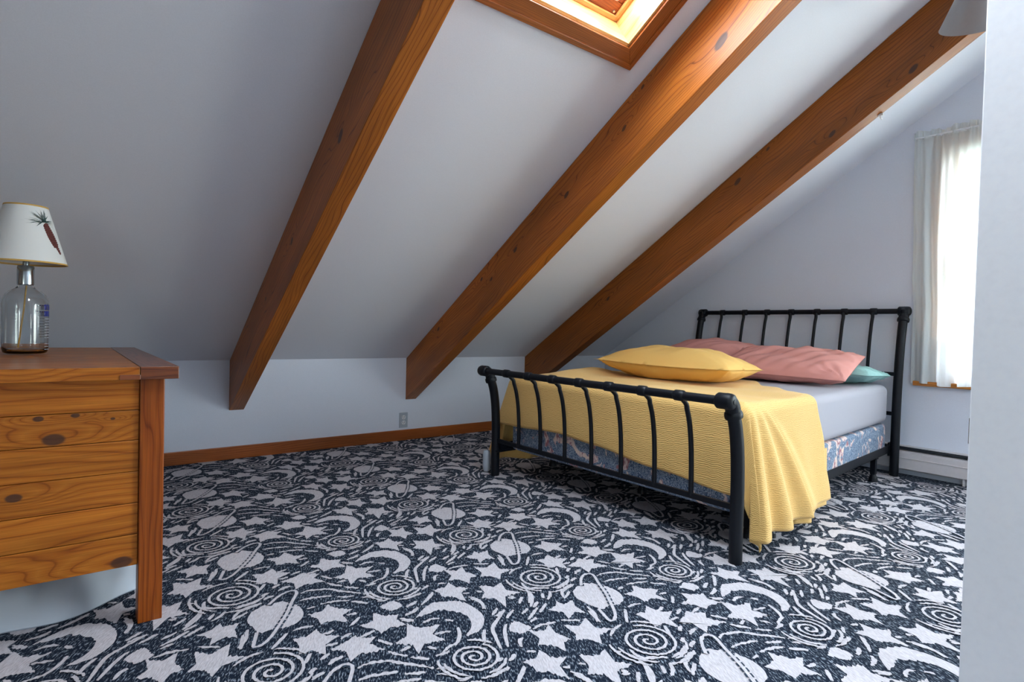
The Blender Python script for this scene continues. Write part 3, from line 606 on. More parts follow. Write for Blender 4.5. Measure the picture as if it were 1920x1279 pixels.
# curtain
cur = thing('sheer_curtain', 'white sheer curtain with gathered ruffled top at the window', 'curtain', (XR-0.06, 0.8, 2.17))
rc = random.Random(2)
def cfun(u, v, xo=0.0):
    y = 1.331 - u*1.25; z = 0.598 + v*(2.165-0.598)
    a = 0.006+0.014*(1-v)**0.7
    y -= 0.016*max(0.0, 1-u*8)*min(1, max(0, (1.25-z)/0.15))
    y += -0.012*(1-v)*math.cos(u*2)+0.004*math.sin(v*9+u*20)
    x = XR-0.052 + a*math.sin(u*2*PI*11+1.2*math.sin(v*2.2+u*5)) + 0.006*math.sin(u*2*PI*27+v*2) + 0.012*math.sin(u*9+1)*(1-v)
    if v > 0.93: x += 0.006*math.sin(u*2*PI*40)*(v-0.93)/0.07
    z += 0.006*math.sin(u*30)*(1-v)
    return (x-xo, y, z)
mb = MB(); mb.grid(cfun, 260, 40); mb.build('panel', M_sheer, cur, smooth=True, recalc=False)
mb = MB(); mb.grid(lambda u, v: cfun(u, v*0.184, -0.004), 260, 8); mb.build('hem', M_hem, cur, smooth=True, recalc=False)
def ruff(u, v):
    y = 1.334-u*1.26+0.004*math.sin(u*170); z = 2.15+v*0.05+0.006*math.sin(u*83)*v+0.006*math.sin(u*37)*v
    x = XR-0.050+0.013*math.sin(u*2*PI*34+math.sin(u*21))*(0.3+abs(v-0.35)*1.3)
    return (x, y, z)
mb = MB(); mb.grid(ruff, 420, 8); mb.build('ruffle', M_sheer, cur, smooth=True, recalc=False)
mb = MB(); mb.tube([(XR-0.050, 1.322, 2.163), (XR-0.050, 0.08, 2.163)], 0.007, 10); mb.tube([(XR-0.050, 1.320, 2.163), (XR-0.003, 1.320, 2.163)], 0.006, 8); mb.build('rod', M_white, cur)

# tree outside, seen only through the sheer curtain
tr = thing('tree', 'leafy green tree standing outside behind the sheer curtain', 'tree', (7.0, 1.6, -2.6))
mb = MB(); mb.tube([(7.0, 1.6, -2.6), (6.98, 1.63, 0.0), (7.02, 1.58, 2.2), (6.95, 1.62, 3.2)], [0.16, 0.13, 0.10, 0.04], 12); mb.build('trunk', M_bark, tr, smooth=True)
mb = MB(); rt_ = random.Random(11)
for k in range(5200):
    th_, u_ = rt_.uniform(0, 2*PI), rt_.uniform(-1, 1); rr_ = (0.35+0.65*rt_.random())**0.6
    q_ = Vector((7.0+1.15*rr_*math.cos(th_)*math.sqrt(1-u_*u_), 1.6+1.45*rr_*math.sin(th_)*math.sqrt(1-u_*u_), 2.75+1.5*rr_*u_))
    d1 = Vector((rt_.uniform(-1, 1), rt_.uniform(-1, 1), rt_.uniform(-1, 1))).normalized(); d2 = d1.cross(Vector((rt_.uniform(-1, 1), rt_.uniform(-1, 1), rt_.uniform(-1, 1)))).normalized()
    mb.face([q_-d1*0.09, q_-d2*0.045, q_+d1*0.09, q_+d2*0.045])
mb.build('foliage', M_leaf, tr, recalc=False)

# baseboard heater
ht = thing('baseboard_heater', 'long pale metal baseboard heater under the window', 'heater', (XR-0.03, 2.0, 0.0))
ya, yb2 = -0.3, 3.85
mb = MB(); mb.box((XR-0.012, ya, 0.03), (XR-0.001, yb2, 0.19)); mb.box((XR-0.05, ya, 0.186), (XR-0.001, yb2, 0.192)); mb.build('back_panel', M_heater, ht, bevel=0.002)
mb = MB(); mb.box((XR-0.062, ya, 0.045), (XR-0.056, yb2, 0.148)); mb.box((XR-0.066, ya, 0.112), (XR-0.062, yb2, 0.117)); mb.box((XR-0.060, ya, 0.148), (XR-0.052, yb2, 0.152)); mb.build('front_cover', M_heater, ht, bevel=0.0015)
mb = MB(); mb.box((XR-0.050, ya, 0.05), (XR-0.014, yb2, 0.150)); mb.box((XR-0.0505, ya, 0.169), (XR-0.014, yb2, 0.185)); mb.build('fin_slot', M_blackslot, ht)
mb = MB(); mb.hexa([(x, y, 0.152+(0.010 if x > XR-0.03 else 0)+dz) for dz in (0, 0.004) for y in (ya, yb2) for x in (XR-0.056, XR-0.016)]); mb.build('damper', M_heater, ht)
for y in (ya+0.02, 1.0, 2.0, 3.0, yb2-0.02):
    mb = MB(); mb.box((XR-0.05, y, 0.0), (XR-0.01, y+0.012, 0.05)); mb.build('bracket', M_heater, ht)

# outlet
ou = thing('wall_outlet', 'small white double socket on the low wall above the baseboard', 'outlet', (2.07, YK-0.004, 0.156))
mb = MB(); mb.box((2.036, YK-0.006, 0.098), (2.108, YK-0.001, 0.215)); mb.build('cover_plate', M_plastic, ou, bevel=0.002)
for z in (0.136, 0.177):
    mb = MB(); mb.lathe([(0, 0.0035), (0.015, 0.0035), (0.017, 0.001)], (2.072, YK-0.006, z), axis=(0, -1, 0), n=20); s_ = mb.build('socket', M_white, ou, recalc=True)
    mb = MB(); mb.box((2.064, YK-0.0103, z-0.001), (2.067, YK-0.0093, z+0.009)); mb.box((2.077, YK-0.0103, z-0.001), (2.080, YK-0.0093, z+0.009)); mb.box((2.070, YK-0.0103, z-0.011), (2.074, YK-0.0093, z-0.006))
    o = mb.build('slot', M_slot, None); o.parent = s_; o.location = (0, 0, 0)

# white hook on the underside of the third beam
hk = thing('beam_hook', 'tiny white hook on the underside of the dark right beam', 'hook', (3.37, 1.19, 2.07))
mb = MB(); yb_ = 1.20; zb_ = HK+(YK-yb_)*math.tan(TH)-0.3235
mb.box((3.345, yb_-0.012, zb_-0.012), (3.366, yb_+0.012, zb_-0.001)); mb.tube([(3.352, yb_, zb_-0.01), (3.352, yb_, zb_-0.022), (3.364, yb_, zb_-0.027), (3.372, yb_, zb_-0.018)], 0.003, 8)
o = mb.build('hook_body', M_white, hk)

# pendant shade top right
ray = Vector((1.0, 0.2815, 0)).normalized()
pc = Vector((3.00, 0.708, 2.214)); A_ = Vector((-0.62, -0.15, 0.78)).normalized()
pn = thing('pendant_lamp', 'grey cone shaded hanging lamp near the dark right beam', 'lamp', pc)
mb = MB(); R = 0.146
mb.lathe([(R, 0.0), (R*0.985, 0.004), (0.055, 0.19), (0.04, 0.215), (0.034, 0.214), (0.050, 0.187), (R*0.965, 0.004), (R, 0.0)], pc, axis=A_, n=56); sm(mb.build('lamp_shade', M_metal, pn))
mb = MB(); mb.tube([pc+A_*0.20, pc+A_*0.255], 0.024, 16); mb.build('socket', M_metal, pn)
tp = pc+A_*0.24; zc = ztop(tp.y)
mb = MB(); mb.tube([tp, Vector((tp.x, tp.y, zc-0.012))], 0.007, 10); mb.build('stem', M_metal, pn)
mb = MB(); mb.lathe([(0.0, -0.012), (0.04, -0.010), (0.05, 0.0), (0.05, 0.014)], (tp.x, tp.y, zc-0.014), n=24); mb.build('ceiling_cup', M_metal, pn)
mb = MB(); mb.ball(pc+A_*0.12, 0.03); mb.build('bulb', M_bulb, pn, smooth=True)

# ------------------------------------------------------------------ dresser
dr = thing('dresser', 'knotty orange pine dresser in the left foreground', 'dresser', (0.03, 2.55, 0))
DX0, DX1, DY0, DY1, DZ = -0.30, 0.233, 1.94, 3.20, 0.748
T0 = 0.035
mb = MB()
nb = 4
xs = [DX0-0.03, 0.168]
for k in range(9):
    ya_ = 1.895 + k*(3.235-1.895)/9; yb__ = 1.895+(k+1)*(3.235-1.895)/9-0.0008
    mb.box((xs[0], ya_, DZ-T0), (xs[1]-0.0008, yb__, DZ), 0, k*0.77)
mb.build('top_boards', M_pine, dr, bevel=0.0015)
mb = MB(); mb.box((0.1685, 1.893, DZ-T0), (0.262, 3.237, DZ+0.001), 1, 0.2); mb.box((0.12, 1.892, DZ-T0-0.0), (0.1685, 1.8945, DZ-T0*0.6), 1, 0.5)
o = mb.build('end_cleat', M_pine_end, dr, bevel=0.006); o['label'] = 'darker end board of the dresser top'
for (lx, ly) in ((0.172, 1.940), (0.172, 3.14), (-0.36, 1.940), (-0.36, 3.14)):
    mb = MB(); mb.box((lx, ly, 0.0), (lx+0.061, ly+0.06, DZ-T0), 2, lx+ly); mb.build('leg', M_pine_leg, dr, bevel=0.003)
hs_ = [0.171, 0.262, 0.353, 0.444, 0.535, 0.622, 0.7125]
mb = MB()
for k in range(6):
    mb.box((-0.30, 1.952, hs_[k]), (0.1715, 1.972, hs_[k+1]-0.0015), 0, k*0.53+0.2)
mb.build('side_panel', M_pine_panel, dr, bevel=0.0015)
mb = MB(); mb.box((-0.30, 3.15, 0.171), (0.1715, 3.17, DZ-T0), 0, 0.3); mb.build('side_panel', M_pine, dr)
mb = MB(); mb.box((0.20, 2.0, 0.171), (0.215, 3.14, DZ-T0), 1, 0.3); mb.build('back_panel', M_pine, dr)
for k in range(3):
    mb = MB(); mb.box((-0.33, 2.0, 0.18+k*0.178), (-0.31, 3.14, 0.35+k*0.178), 1, k*0.3); d_ = mb.build('drawer', M_pine, dr, bevel=0.003)
    for yy in (2.28, 2.86):
        mb = MB(); mb.lathe([(0, -0.03), (0.016, -0.026), (0.018, -0.016), (0.008, 0)], (-0.33, yy, 0.265+k*0.178), axis=(1, 0, 0), n=18); o = mb.build('knob', M_pine_end, None); o.parent = d_; o.location = (0, 0, 0)
mb = MB(); mb.box((-0.30, 2.0, 0.171), (0.2, 3.14, 0.18), 0); mb.build('bottom_panel', M_pine, dr)

# milky plastic bag under the dresser
def bagf(u, v):
    x = -0.62+u*0.81; yy = 2.02+v*0.62
    ex = (1-(2*u-1)**4)**0.5 if abs(2*u-1) < 1 else 0; ey = (1-(2*v-1)**4)**0.5 if abs(2*v-1) < 1 else 0
    skew = 0.16*max(0, u-0.45)*1.6
    z = 0.006+0.135*ex*ey+0.018*math.sin(u*23+v*17)*ex*ey+0.014*abs(math.sin(u*37-v*19+2*math.sin(v*9)))*ex*ey+0.008*abs(math.sin(u*61+v*43))*ex*ey
    return (x+0.05*v, yy+skew+0.03*math.sin(u*14), max(0.004, z))
mb = MB(); mb.grid(bagf, 70, 50); mb.grid(lambda u, v: (bagf(u, v)[0], bagf(u, v)[1], 0.0035), 20, 14)
tag(mb.build('plastic_bag', M_bag, smooth=True, recalc=False), 'crumpled milky plastic bag lying on the carpet under the dresser', 'bag')

# ------------------------------------------------------------------ table lamp
LX, LY, LZ = -0.108, 2.62, DZ+0.001
lp = thing('table_lamp', 'bottle lamp with white pine cone shade standing on the dresser', 'lamp', (LX, LY, LZ))
def body(r): return r
pro = [(0.0, 0.004), (0.052, 0.004), (0.060, 0.008), (0.0635, 0.018), (0.0645, 0.04), (0.0645, 0.172), (0.0625, 0.190), (0.056, 0.208), (0.044, 0.221), (0.030, 0.229), (0.0235, 0.236), (0.0215, 0.245), (0.0215, 0.300)]
inn = [(r-0.0035, h if h > 0.02 else h+0.009) for r, h in pro[1:]]
mb = MB(); mb.lathe(pro+[(0.018, 0.300)]+list(reversed(inn))+[(0.0, 0.013)], (LX, LY, LZ), n=48); sm(mb.build('bottle', M_bottle, lp), 1.2)
mb = MB(); mb.lathe([(0.0225, 0.243), (0.0240, 0.244), (0.0240, 0.303), (0.022, 0.309), (0.010, 0.311), (0.010, 0.345), (0, 0.345)], (LX, LY, LZ), n=28); sm(mb.build('neck_collar', M_chrome, lp))
mb = MB(); mb.tube([(LX+0.002, LY, LZ+0.24), (LX-0.004, LY-0.004, LZ+0.16), (LX-0.012, LY+0.004, LZ+0.09), (LX-0.02, LY+0.02, LZ+0.02)], 0.0025, 8); mb.build('inner_cord', M_cord, lp)
S0, S1, RB, RT = 0.318, 0.516, 0.116, 0.060
mb = MB(); mb.lathe([(RB, S0), (RT, S1), (RT-0.002, S1), (RB-0.002, S0), (RB, S0)], (LX, LY, LZ), n=64); sm(mb.build('lamp_shade', M_shade, lp))
mb = MB(); mb.lathe([(RB+0.0012, S0-0.001), (RB+0.0005-0.002, S0+0.005), (RB-0.0035, S0+0.005), (RB-0.003, S0-0.001), (RB+0.0012, S0-0.001)], (LX, LY, LZ), n=64); mb.build('shade_trim', M_gold, lp)
mb = MB(); mb.lathe([(RT+0.0022, S1-0.004), (RT+0.001, S1+0.001), (RT-0.003, S1+0.001), (RT-0.003, S1-0.004), (RT+0.0022, S1-0.004)], (LX, LY, LZ), n=64); mb.build('shade_trim', M_gold, lp)
def onshade(a, t, o_=0.0012):   # a: angle in plan, t: 0 bottom .. 1 top
    r = RB+(RT-RB)*t+o_; return Vector((LX+r*math.cos(a), LY+r*math.sin(a), LZ+S0+(S1-S0)*t))
rl = random.Random(8)
mb = MB()
def stroke(a0, t0, a1, t1, w_):
    p, q_ = onshade(a0, t0), onshade(a1, t1); m_ = onshade((a0+a1)/2, (t0+t1)/2+0.01, 0.0016)
    dd = (q_-p).normalized(); nn = Vector((p.x-LX, p.y-LY, 0.1)).normalized(); s_ = dd.cross(nn)*w_
    mb.face([p-s_, m_-s_*0.8, q_, m_+s_*0.8, p+s_])
A0 = math.radians(-50)
for k in range(34):
    th = rl.uniform(-0.9, PI+0.5); L_ = rl.uniform(0.12, 0.30)
    stroke(A0+rl.uniform(-0.04, 0.10), 0.73+rl.uniform(-0.02, 0.02), A0+0.02-abs(math.cos(th))*L_*3.0*(1 if k % 3 else -0.9), 0.73+math.sin(th)*L_*0.85, 0.0013)
mb.build('pine_needles', M_needle, lp, recalc=False)
mb = MB()
for k in range(15):
    t = k/14; ca = A0+0.06+t*0.34; ct = 0.66-t*0.47; wd = 0.105*math.sin(PI*(0.16+0.78*t))**0.8
    for m_, q_ in enumerate((-1, -0.5, 0, 0.5, 1)):
        if t > 0.75 and abs(q_) > 0.6: continue
        c_ = onshade(ca+q_*wd, ct+q_*wd*0.30+(0.012 if m_ % 2 else 0), -0.0015); mb.ball(c_, 0.0052-0.0012*t, n=8)
mb.build('pine_cone', M_cone, lp, smooth=True)
# printing on the bottle
def onb(a, z, r=0.0649): return (LX+r*math.cos(a), LY+r*math.sin(a), LZ+z)
mb = MB()
aR = math.radians(-12)
letters = "F G H"
def patch(mb, a0, a1, z0_, z1_, n=6):
    for i in range(n):
        p, q_ = a0+(a1-a0)*i/n, a0+(a1-a0)*(i+1)/n
        mb.face([onb(p, z0_), onb(q_, z0_), onb(q_, z1_), onb(p, z1_)])
for row, (za, zb) in enumerate(((0.176, 0.158), (0.153, 0.135))):
    a = aR-0.42
    while a < aR+1.2:
        wd = 0.11
        patch(mb, a, a+0.045, zb, za, 1); patch(mb, a, a+wd, za-0.004, za, 2)
        if rl.random() < 0.7: patch(mb, a+wd-0.04, a+wd, zb, za, 1)
        if rl.random() < 0.6: patch(mb, a, a+wd, zb, zb+0.004, 2)
        a += wd+0.035
mb.build('blue_lettering', M_bluelabel, lp, recalc=False)
mb = MB()
for k in range(11):
    z = 0.125-k*0.0095-(0.012 if k > 7 else 0); a = aR-0.40
    while a < aR+1.1:
        wd = rl.uniform(0.03, 0.12); patch(mb, a, a+wd, z, z+0.0028, 1); a += wd+0.025
mb.build('small_print', M_paleprint, lp, recalc=False)

# ------------------------------------------------------------------ bed frame
FYN, FYF, HYN, HYF = 1.177, 2.742, 1.349, 2.835
bed = thing('bed_frame', 'black tubular metal sleigh bed frame', 'bed frame', (3.1, 2.0, 0))
FP = [(2.045, 0.0), (2.044, 0.10), (2.044, 0.20), (2.042, 0.32), (2.034, 0.43), (2.018, 0.52), (1.998, 0.577)]
FPc = catmull(FP, 4)
RXF, RZF = 1.945, 0.632
HP = [(4.20, 0.0), (4.20, 0.15), (4.20, 0.30), (4.202, 0.45), (4.212, 0.66), (4.228, 0.83), (4.250, 0.96), (4.262, 1.005)]
HPc = catmull(HP, 4)
RXH, RZH = 4.283, 1.062
def board(P, ry, rz, yn, yf, rx, pr, rr_, nsp, spy, zrail, s, lowr, sx=0):
    """s: -1 = rolls towards -x, +1 = towards +x"""
    for y, e in ((yn, -1), (yf, 1)):
        mb = MB(); mb.tube([(x, y, z) for x, z in P], pr, 20)
        mb.build('post', M_black, bed, smooth=False) and None
        sm(bpy.data.objects[-1] if False else mb_last(bed))
        x0_, z0_ = P[-1]
        mb = MB()
        mid = [(x0_, z0_-0.004), (x0_+s*0.006, z0_+0.022), (x0_+s*0.018, z0_+0.044), (rx-s*0.012, rz+0.002), (rx, rz)]
        mb.tube([(x, y, z) for x, z in catmull(mid, 4)], [pr*1.12]*len(catmull(mid, 4)), 20)
        mb.lathe([(pr*1.0, -0.012), (pr*1.32, -0.010), (pr*1.36, 0.0), (pr*1.30, 0.010), (pr*1.12, 0.016)], (x0_, y, z0_), axis=(s*0.35, 0, 1), n=22)
        mb.lathe([(0, -0.034), (pr*0.75, -0.034), (pr*1.1, -0.028), (pr*1.22, -0.018), (pr*1.22, 0.030), (pr*1.05, 0.036), (pr*0.8, 0.038)], (rx, y, rz), axis=(0, -e, 0), n=24)
        mb.lathe([(0, 0.004), (pr*0.34, 0.003), (pr*0.38, 0)], (rx, y+e*0.034, rz), axis=(0, e, 0), n=16)
        mb.build('elbow_joint', M_black, bed); sm(mb_last(bed), 0.9)
    mb = MB(); mb.tube([(rx, yn+0.02, rz), (rx, yf-0.02, rz)], rr_, 18); mb.build('top_rail', M_black, bed); sm(mb_last(bed))
    for y in spy:
        mb = MB(); Q = [p_ for p_ in P if p_[1] >= zrail-0.001]
        pts = [(P[0][0], zrail)]+[q_ for q_ in Q if q_[1] > zrail+0.01]
        xe, ze = pts[-1]; pts += catmull([(xe, ze), (xe+s*0.006, ze+0.018), (rx-s*0.015, rz-0.012), (rx, rz)], 3)[1:]
        pts = [(x, z) for x, z in pts]
        mb.tube([(x, y, z) for x, z in pts], 0.0105, 12); mb.build('spindle', M_black, bed); sm(mb_last(bed))
        mb = MB(); g = 0.024
        mb.lathe([(rr_, -g), (rr_*1.28, -g+0.006), (rr_*1.30, -0.004), (rr_*1.30, 0.004), (rr_*1.28, g-0.006), (rr_, g)], (rx, y, rz), axis=(0, 1, 0), n=20)
        mb.build('rail_collar', M_black, bed); sm(mb_last(bed), 0.9)
    mb = MB()
    for zz in lowr: mb.box((P[0][0]-0.008, yn, zz-0.012), (P[0][0]+0.008, yf, zz+0.012))
    mb.build('cross_rail', M_black, bed, bevel=0.003)
def mb_last(par): return par_children[-1]
par_children = []
_b = MB.build
def _build(s, *a, **k):
    o = _b(s, *a, **k); par_children.append(o); return o
MB.build = _build
sy_f = [1.383, 1.570, 1.762, 1.952, 2.142, 2.335, 2.522]
sy_h = [1.530, 1.713, 1.897, 2.083, 2.270, 2.455, 2.650]
board(FPc, 0, RZF, FYN, FYF, RXF, 0.0255, 0.0175, 7, sy_f, 0.213, -1, (0.213,))
board(HPc, 0, RZH, HYN, HYF, RXH, 0.0255, 0.0175, 7, sy_h, 0.40, 1, (0.655, 0.40))
def lerp(a, b, t): return a+(b-a)*t
def ny(x): return lerp(1.195, 1.375, (x-2.06)/(4.2-2.06))
def fy(x): return lerp(2.735, 2.80, (x-2.06)/(4.2-2.06))
for fn, s in ((ny, 1), (fy, -1)):
    mb = MB()
    a, b = (2.03, 4.215)
    mb.hexa([(x, fn(x)+s*dy, z) for z in (0.148, 0.196) for dy in (0.0, 0.005) for x in (a, b)])
    mb.hexa([(x, fn(x)+s*dy, z) for z in (0.148, 0.153) for dy in (0.0, 0.04) for x in (a, b)])
    for x in (4.165,): mb.hexa([(xx, fn(xx)-s*0.004+s*dy, z) for z in (0.13, 0.215) for dy in (0, 0.01) for xx in (x, x+0.05)])
    mb.build('side_rail', M_black, bed)
for (x, y) in ((2.44, ny(2.44)+0.02), (3.93, ny(3.93)+0.02), (2.5, fy(2.5)-0.02), (3.93, fy(3.93)-0.02), (2.5, 2.0), (3.93, 2.08), (2.35, 1.30)):
    mb = MB(); mb.box((x-0.014, y-0.014, 0.045), (x+0.014, y+0.014, 0.150)); mb.lathe([(0, 0), (0.026, 0.0), (0.024, 0.02), (0.012, 0.05), (0, 0.055)], (x, y, 0.001), n=18); mb.build('glide_leg', M_black, bed)
for x in (2.5, 3.93):
    mb = MB(); mb.box((x-0.018, ny(x), 0.140), (x+0.018, fy(x), 0.147)); mb.build('cross_bar', M_black, bed)

# box spring + mattress
def slab(mb, x0_, x1_, z0_, z1_, ins, r, nseg=5):
    n = 24
    def ring(z, i):
        pts = []; rc_ = 0.06
        cs = [(x0_+i, ny(x0_)+ins+i), (x1_-i, ny(x1_)+ins+i), (x1_-i, fy(x1_)-ins-i), (x0_+i, fy(x0_)-ins-i)]
        ce = [(1, 1), (-1, 1), (-1, -1), (1, -1)]; st = [PI, 1.5*PI, 0, 0.5*PI]
        for (cx, cy), (sx_, sy_), a in zip(cs, ce, st):
            for k in range(7):
                t = a+k/6*PI/2; pts.append((cx+sx_*rc_+rc_*math.cos(t), cy+sy_*rc_+rc_*math.sin(t), z))
        return pts
    rings = [ring(z0_+r*(1-math.cos(t)), r*(1-math.sin(t))) for t in [PI/2*k/nseg for k in range(nseg+1)]]
    rings += [ring(z1_-r*(1-math.cos(t)), r*(1-math.sin(t))) for t in [PI/2*(nseg-k)/nseg for k in range(nseg+1)]]
    b = len(mb.v); m = len(rings[0])
    for R_ in rings: mb.v += R_
    for i in range(len(rings)-1):
        for k in range(m):
            k2 = (k+1) % m; mb.f.append([b+i*m+k, b+i*m+k2, b+(i+1)*m+k2, b+(i+1)*m+k]); mb.uv.append([(0, 0)]*4); mb.mi.append(0)
    mb.f.append([b+k for k in reversed(range(m))]); mb.uv.append([(0, 0)]*m); mb.mi.append(0)
    e = b+(len(rings)-1)*m; mb.f.append([e+k for k in range(m)]); mb.uv.append([(0, 0)]*m); mb.mi.append(0)
MX0, MX1 = 2.135, 4.165
mb = MB(); slab(mb, MX0, MX1, 0.155, 0.338, 0.006, 0.018)
o = tag(mb.build('box_spring', M_floral), 'box spring in blue and cream floral ticking under the mattress', 'box spring'); sm(o, 0.9)
mb = MB(); slab(mb, MX0, MX1, 0.340, 0.590, 0.004, 0.045)
o = tag(mb.build('mattress', M_sheet), 'thick mattress in a plain grey fitted sheet on the bed', 'mattress'); sm(o, 0.9)

# ------------------------------------------------------------------ quilt
TOPZ = 0.598
def interp(tab, x):
    if x <= tab[0][0]: return tab[0][1]
    for (a, b), (c_, d_) in zip(tab, tab[1:]):
        if x <= c_:
            t = (x-a)/(c_-a); t = t*t*(3-2*t); return b+(d_-b)*t
    return tab[-1][1]
WD = 1.515
rearX = [(-0.60, 3.06), (-0.30, 2.96), (0.0, 2.85), (0.10, 2.90), (0.25, 3.02), (0.50, 3.28), (0.9, 3.42), (1.5, 3.45), (2.1, 3.40)]
fdrop = [(-0.6, 0.40), (0.0, 0.39), (0.38, 0.358), (0.77, 0.32), (1.05, 0.302), (1.45, 0.322), (2.1, 0.34)]
def qpos(X, d, lift=0.0):
    Xf = MX0+0.03
    yn_, yf_ = ny(min(max(X, Xf), 4)), fy(min(max(X, Xf), 4))
    e = 0.035; W_ = yf_-yn_-2*e
    dx = max(0.0, Xf-X); dn = max(0.0, -d); df = max(0.0, d-W_)
    cx = max(X, Xf); cy = yn_+e+min(max(d, 0), W_)
    dy = dn if dn > 0 else df; sgn = -1 if dn > 0 else 1
    if dx == 0 and dy == 0:
        z = TOPZ + 0.006*math.sin(X*9+d*3)*math.sin(d*7+1) + 0.004*math.sin(X*21+d*5)
        # hump of loose cloth towards the far edge
        z += 0.050*math.exp(-((X-2.62)/0.26)**2-((d-1.30)/0.13)**2)
        return Vector((X, cy, z+lift))
    r = (dx**3.8+dy**3.8)**(1/3.8)
    ph = math.atan2(dx, dy) if (dx > 0 or dy > 0) else 0
    R = 0.042; q_ = R*PI/2
    if r < q_: out = R*math.sin(r/R); z = TOPZ-R*(1-math.cos(r/R))
    else: out = R; z = TOPZ-R-(r-q_)
    h = min(1.0, max(0.0, r-0.05)/0.5)
    ux, uy = -math.sin(ph), math.cos(ph)*sgn
    L = math.hypot(ux, uy)
    x = cx+ux*out; y = cy+uy*out
    amp = 0.0; fl_ = 0.0
    if dn > 0:
        c_ = (X-Xf) if dx == 0 else -ph*0.30
        dr = max(0.02, r); cc = 0.78*dr**0.62; s_ = c_/cc if c_ > 0 else c_/0.40
        def ss(a, b, t): t = min(1, max(0, (t-a)/(b-a))); return t*t*(3-2*t)
        f_ = (0.62+0.38*math.cos(2*PI*(s_-0.02)/0.46))*(1-ss(0.90, 1.06, s_)) + 0.42*ss(0.98, 1.06, s_)*(1-ss(1.10, 1.36, s_)) + 0.10*math.sin(c_*17)*ss(1.3, 1.6, s_)
        y -= 0.068*min(1, h*1.15)**0.8*f_*(math.cos(ph) if ph < 1.2 else 0.36)
        x += 0.020*h*math.sin(s_*9)*math.exp(-(c_/0.4)**2)
        y -= 0.012*h
        if dx > 0: x = max(x, 2.074)
        if dx > 0 and dx > dn*0.0: pass
    elif df > 0:
        c_ = (X-Xf) if dx == 0 else -ph*0.30
        y += 0.05*h*(0.5-0.5*math.cos(c_*2*PI/0.2+1)) + 0.19*h*math.exp(-((c_+0.25)/0.32)**2)*(1 if ph < 1.1 else max(0, (1.571-ph)/0.471))
        x = max(x, 2.074)
        z += 0.0
    else:
        x = max(x + 0.006*math.sin(d*9)*h - 0.004*h, 2.070)
    return Vector((x, y, max(0.010, z)+0.0))
NU, NV = 190, 120
D0, D1 = -0.555, 1.46+0.56
def qfun(u, v):
    d = D0+(D1-D0)*u; xr = interp(rearX, d); xf = MX0+0.03-interp(fdrop, d)
    X = xr+(xf-xr)*v
    if d < 0.0 : d2 = d
    else: d2 = d
    return qpos(X, d2)
def quv(u, v):
    d = D0+(D1-D0)*u; xr = interp(rearX, d); xf = MX0+0.03-interp(fdrop, d)
    return (xr+(xf-xr)*v, d)
def quv2(u, v, uc, vc):
    a, d = quv(u, v); ac, dc = quv(uc, vc); return (d, a) if ac < MX0+0.03 and dc > 0.0 else (a, d)
mb = MB(); mb.grid(qfun, NU, NV, quv2)
q = mb.build('quilt', M_quilt, smooth=True, recalc=False, solid=0.006)
tag(q, 'yellow textured quilt draped over the foot of the bed', 'quilt')

def q2(u, v):
    p_ = qpos(3.035-0.46*v, -0.30-0.285*u); p_.y += 0.014; return p_
mb = MB(); mb.grid(q2, 30, 20, lambda u, v, a, b_: (3.035-0.46*v, -0.30-0.285*u)); mb.build('under_layer', M_quilt, q, smooth=True, recalc=False, solid=0.004)
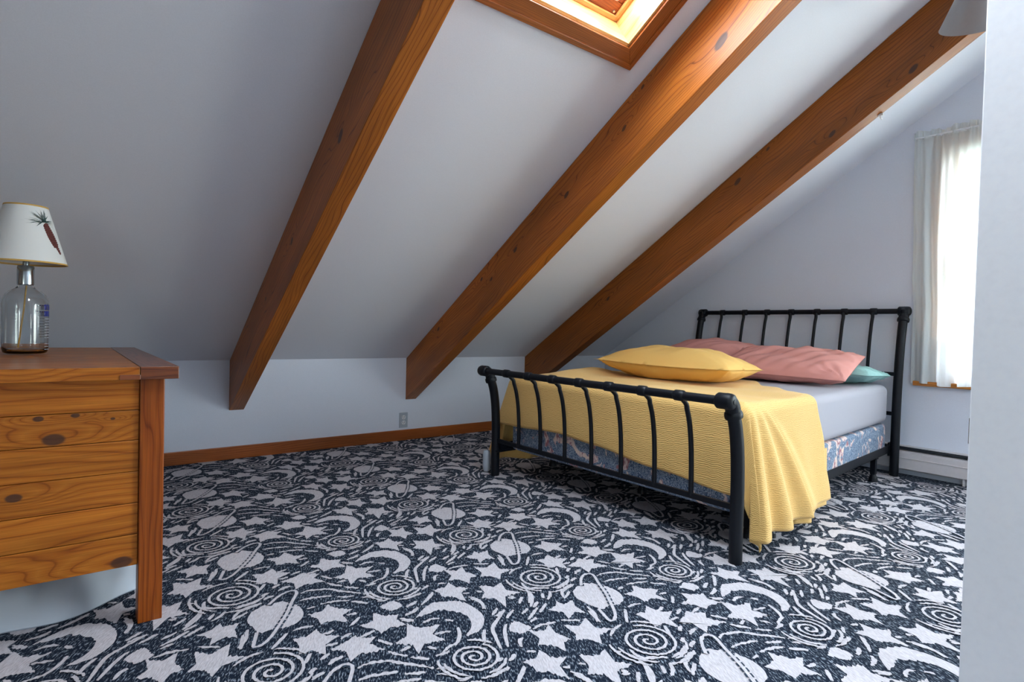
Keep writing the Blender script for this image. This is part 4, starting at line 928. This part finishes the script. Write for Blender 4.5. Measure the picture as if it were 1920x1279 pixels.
# ------------------------------------------------------------------ pillows
def pillow(name, c, Lx, Wy, T, M3, mat, seed, label, pin=0.05, sag=0.0, flange=0.0, zmin=None, wr=1.0, cat='pillow'):
    rp = random.Random(seed); ph = [rp.uniform(0, 6) for _ in range(8)]
    n1, n2 = 64, 44; mb = MB(); c = Vector(c)
    def P(u, v, side):
        a, b = 2*u-1, 2*v-1
        ein = 1-0.045*(1-b*b)*0 ; 
        x = Lx/2*a*(1-pin*(1-b*b)); y = Wy/2*b*(1-pin*1.4*(1-a*a))
        f = flange
        aa = min(1, abs(a)/(1-f*2/Lx)) if f else abs(a); bb = min(1, abs(b)/(1-f*2/Wy)) if f else abs(b)
        h = max(0, (1-aa**2.6))**0.55*max(0, (1-bb**2.4))**0.55
        edge = 1-h
        wri = wr*(0.010*math.sin(7*a+3*b+ph[0])*math.sin(5*b-2*a+ph[1]) + 0.007*math.sin(17*a*b+ph[2]+4*a)+0.004*math.sin(23*a-11*b+ph[3]))*(h**0.7)
        cr = 0.010*wr*math.sin(18*math.atan2(abs(b)-1.02, abs(a)-1.02)+ph[4])*math.exp(-((1-abs(a))**2+(1-abs(b))**2)*5)*min(1, h*4)
        z = side*T/2*h + wri + cr*side + sag*math.sin((a+1)*PI/2*1.0)*(-1)*edge*0.5
        if side == 1 and f == 0: z += 0.0015
        p_ = M3 @ Vector((x, y, z)) + c
        if zmin is not None and p_.z < zmin: p_.z = zmin+0.15*(p_.z-zmin)*0.0+0.0
        return p_
    mb.grid(lambda u, v: P(u, v, 1), n1, n2); mb.grid(lambda u, v: P(1-u, v, -1), n1, n2)
    o = mb.build(name, mat, smooth=True, recalc=False, weld=0.0004 if zmin is None else 0.0002)
    return tag(o, label, cat)
from mathutils import Euler
def R3(x, y, z): return Euler((x, y, z)).to_matrix()
# long axis is local x; world y for pillows lying across the bed
pillow('pillow', (3.94, 1.735, 0.656), 0.75, 0.40, 0.125, R3(math.radians(-2), math.radians(1), math.radians(-88)) , M_teal, 3, 'pale aqua pillow peeking out under the near rose pillow', zmin=0.594, pin=0.02)
pillow('pillow', (3.665, 1.795, 0.705), 0.77, 0.54, 0.165, R3(math.radians(14), math.radians(1), math.radians(-80)), M_pink, 5, 'rose pink pillow nearest the window, lying over the aqua pillow', zmin=0.597, wr=1.0, pin=0.012)
pillow('pillow', (3.84, 2.50, 0.725), 0.66, 0.54, 0.22, R3(math.radians(10), 0, math.radians(-90)), M_pink, 9, 'rose pink pillow on the far side, partly behind the yellow one', zmin=0.597, wr=0.6, pin=0.025)
pillow('throw_pillow', (2.95, 2.12, 0.692), 0.88, 0.54, 0.215, R3(math.radians(-2), math.radians(1), math.radians(-81)), M_sham, 21, 'plump yellow pillow lying flat on the yellow quilt', zmin=0.608, flange=0.018, sag=0.02, wr=0.5)

# pale object standing behind the far foot post
mb = MB(); mb.lathe([(0, 0.0), (0.016, 0.003), (0.023, 0.014), (0.025, 0.04), (0.025, 0.105), (0.02, 0.13), (0, 0.135)], (0, 0, 0), n=20)
o = mb.build('pale_bottle', M_plastic, smooth=True); o.location = (2.045, 2.83, 0.003)
tag(o, 'small pale rounded object on the carpet behind the far foot post', 'bottle')
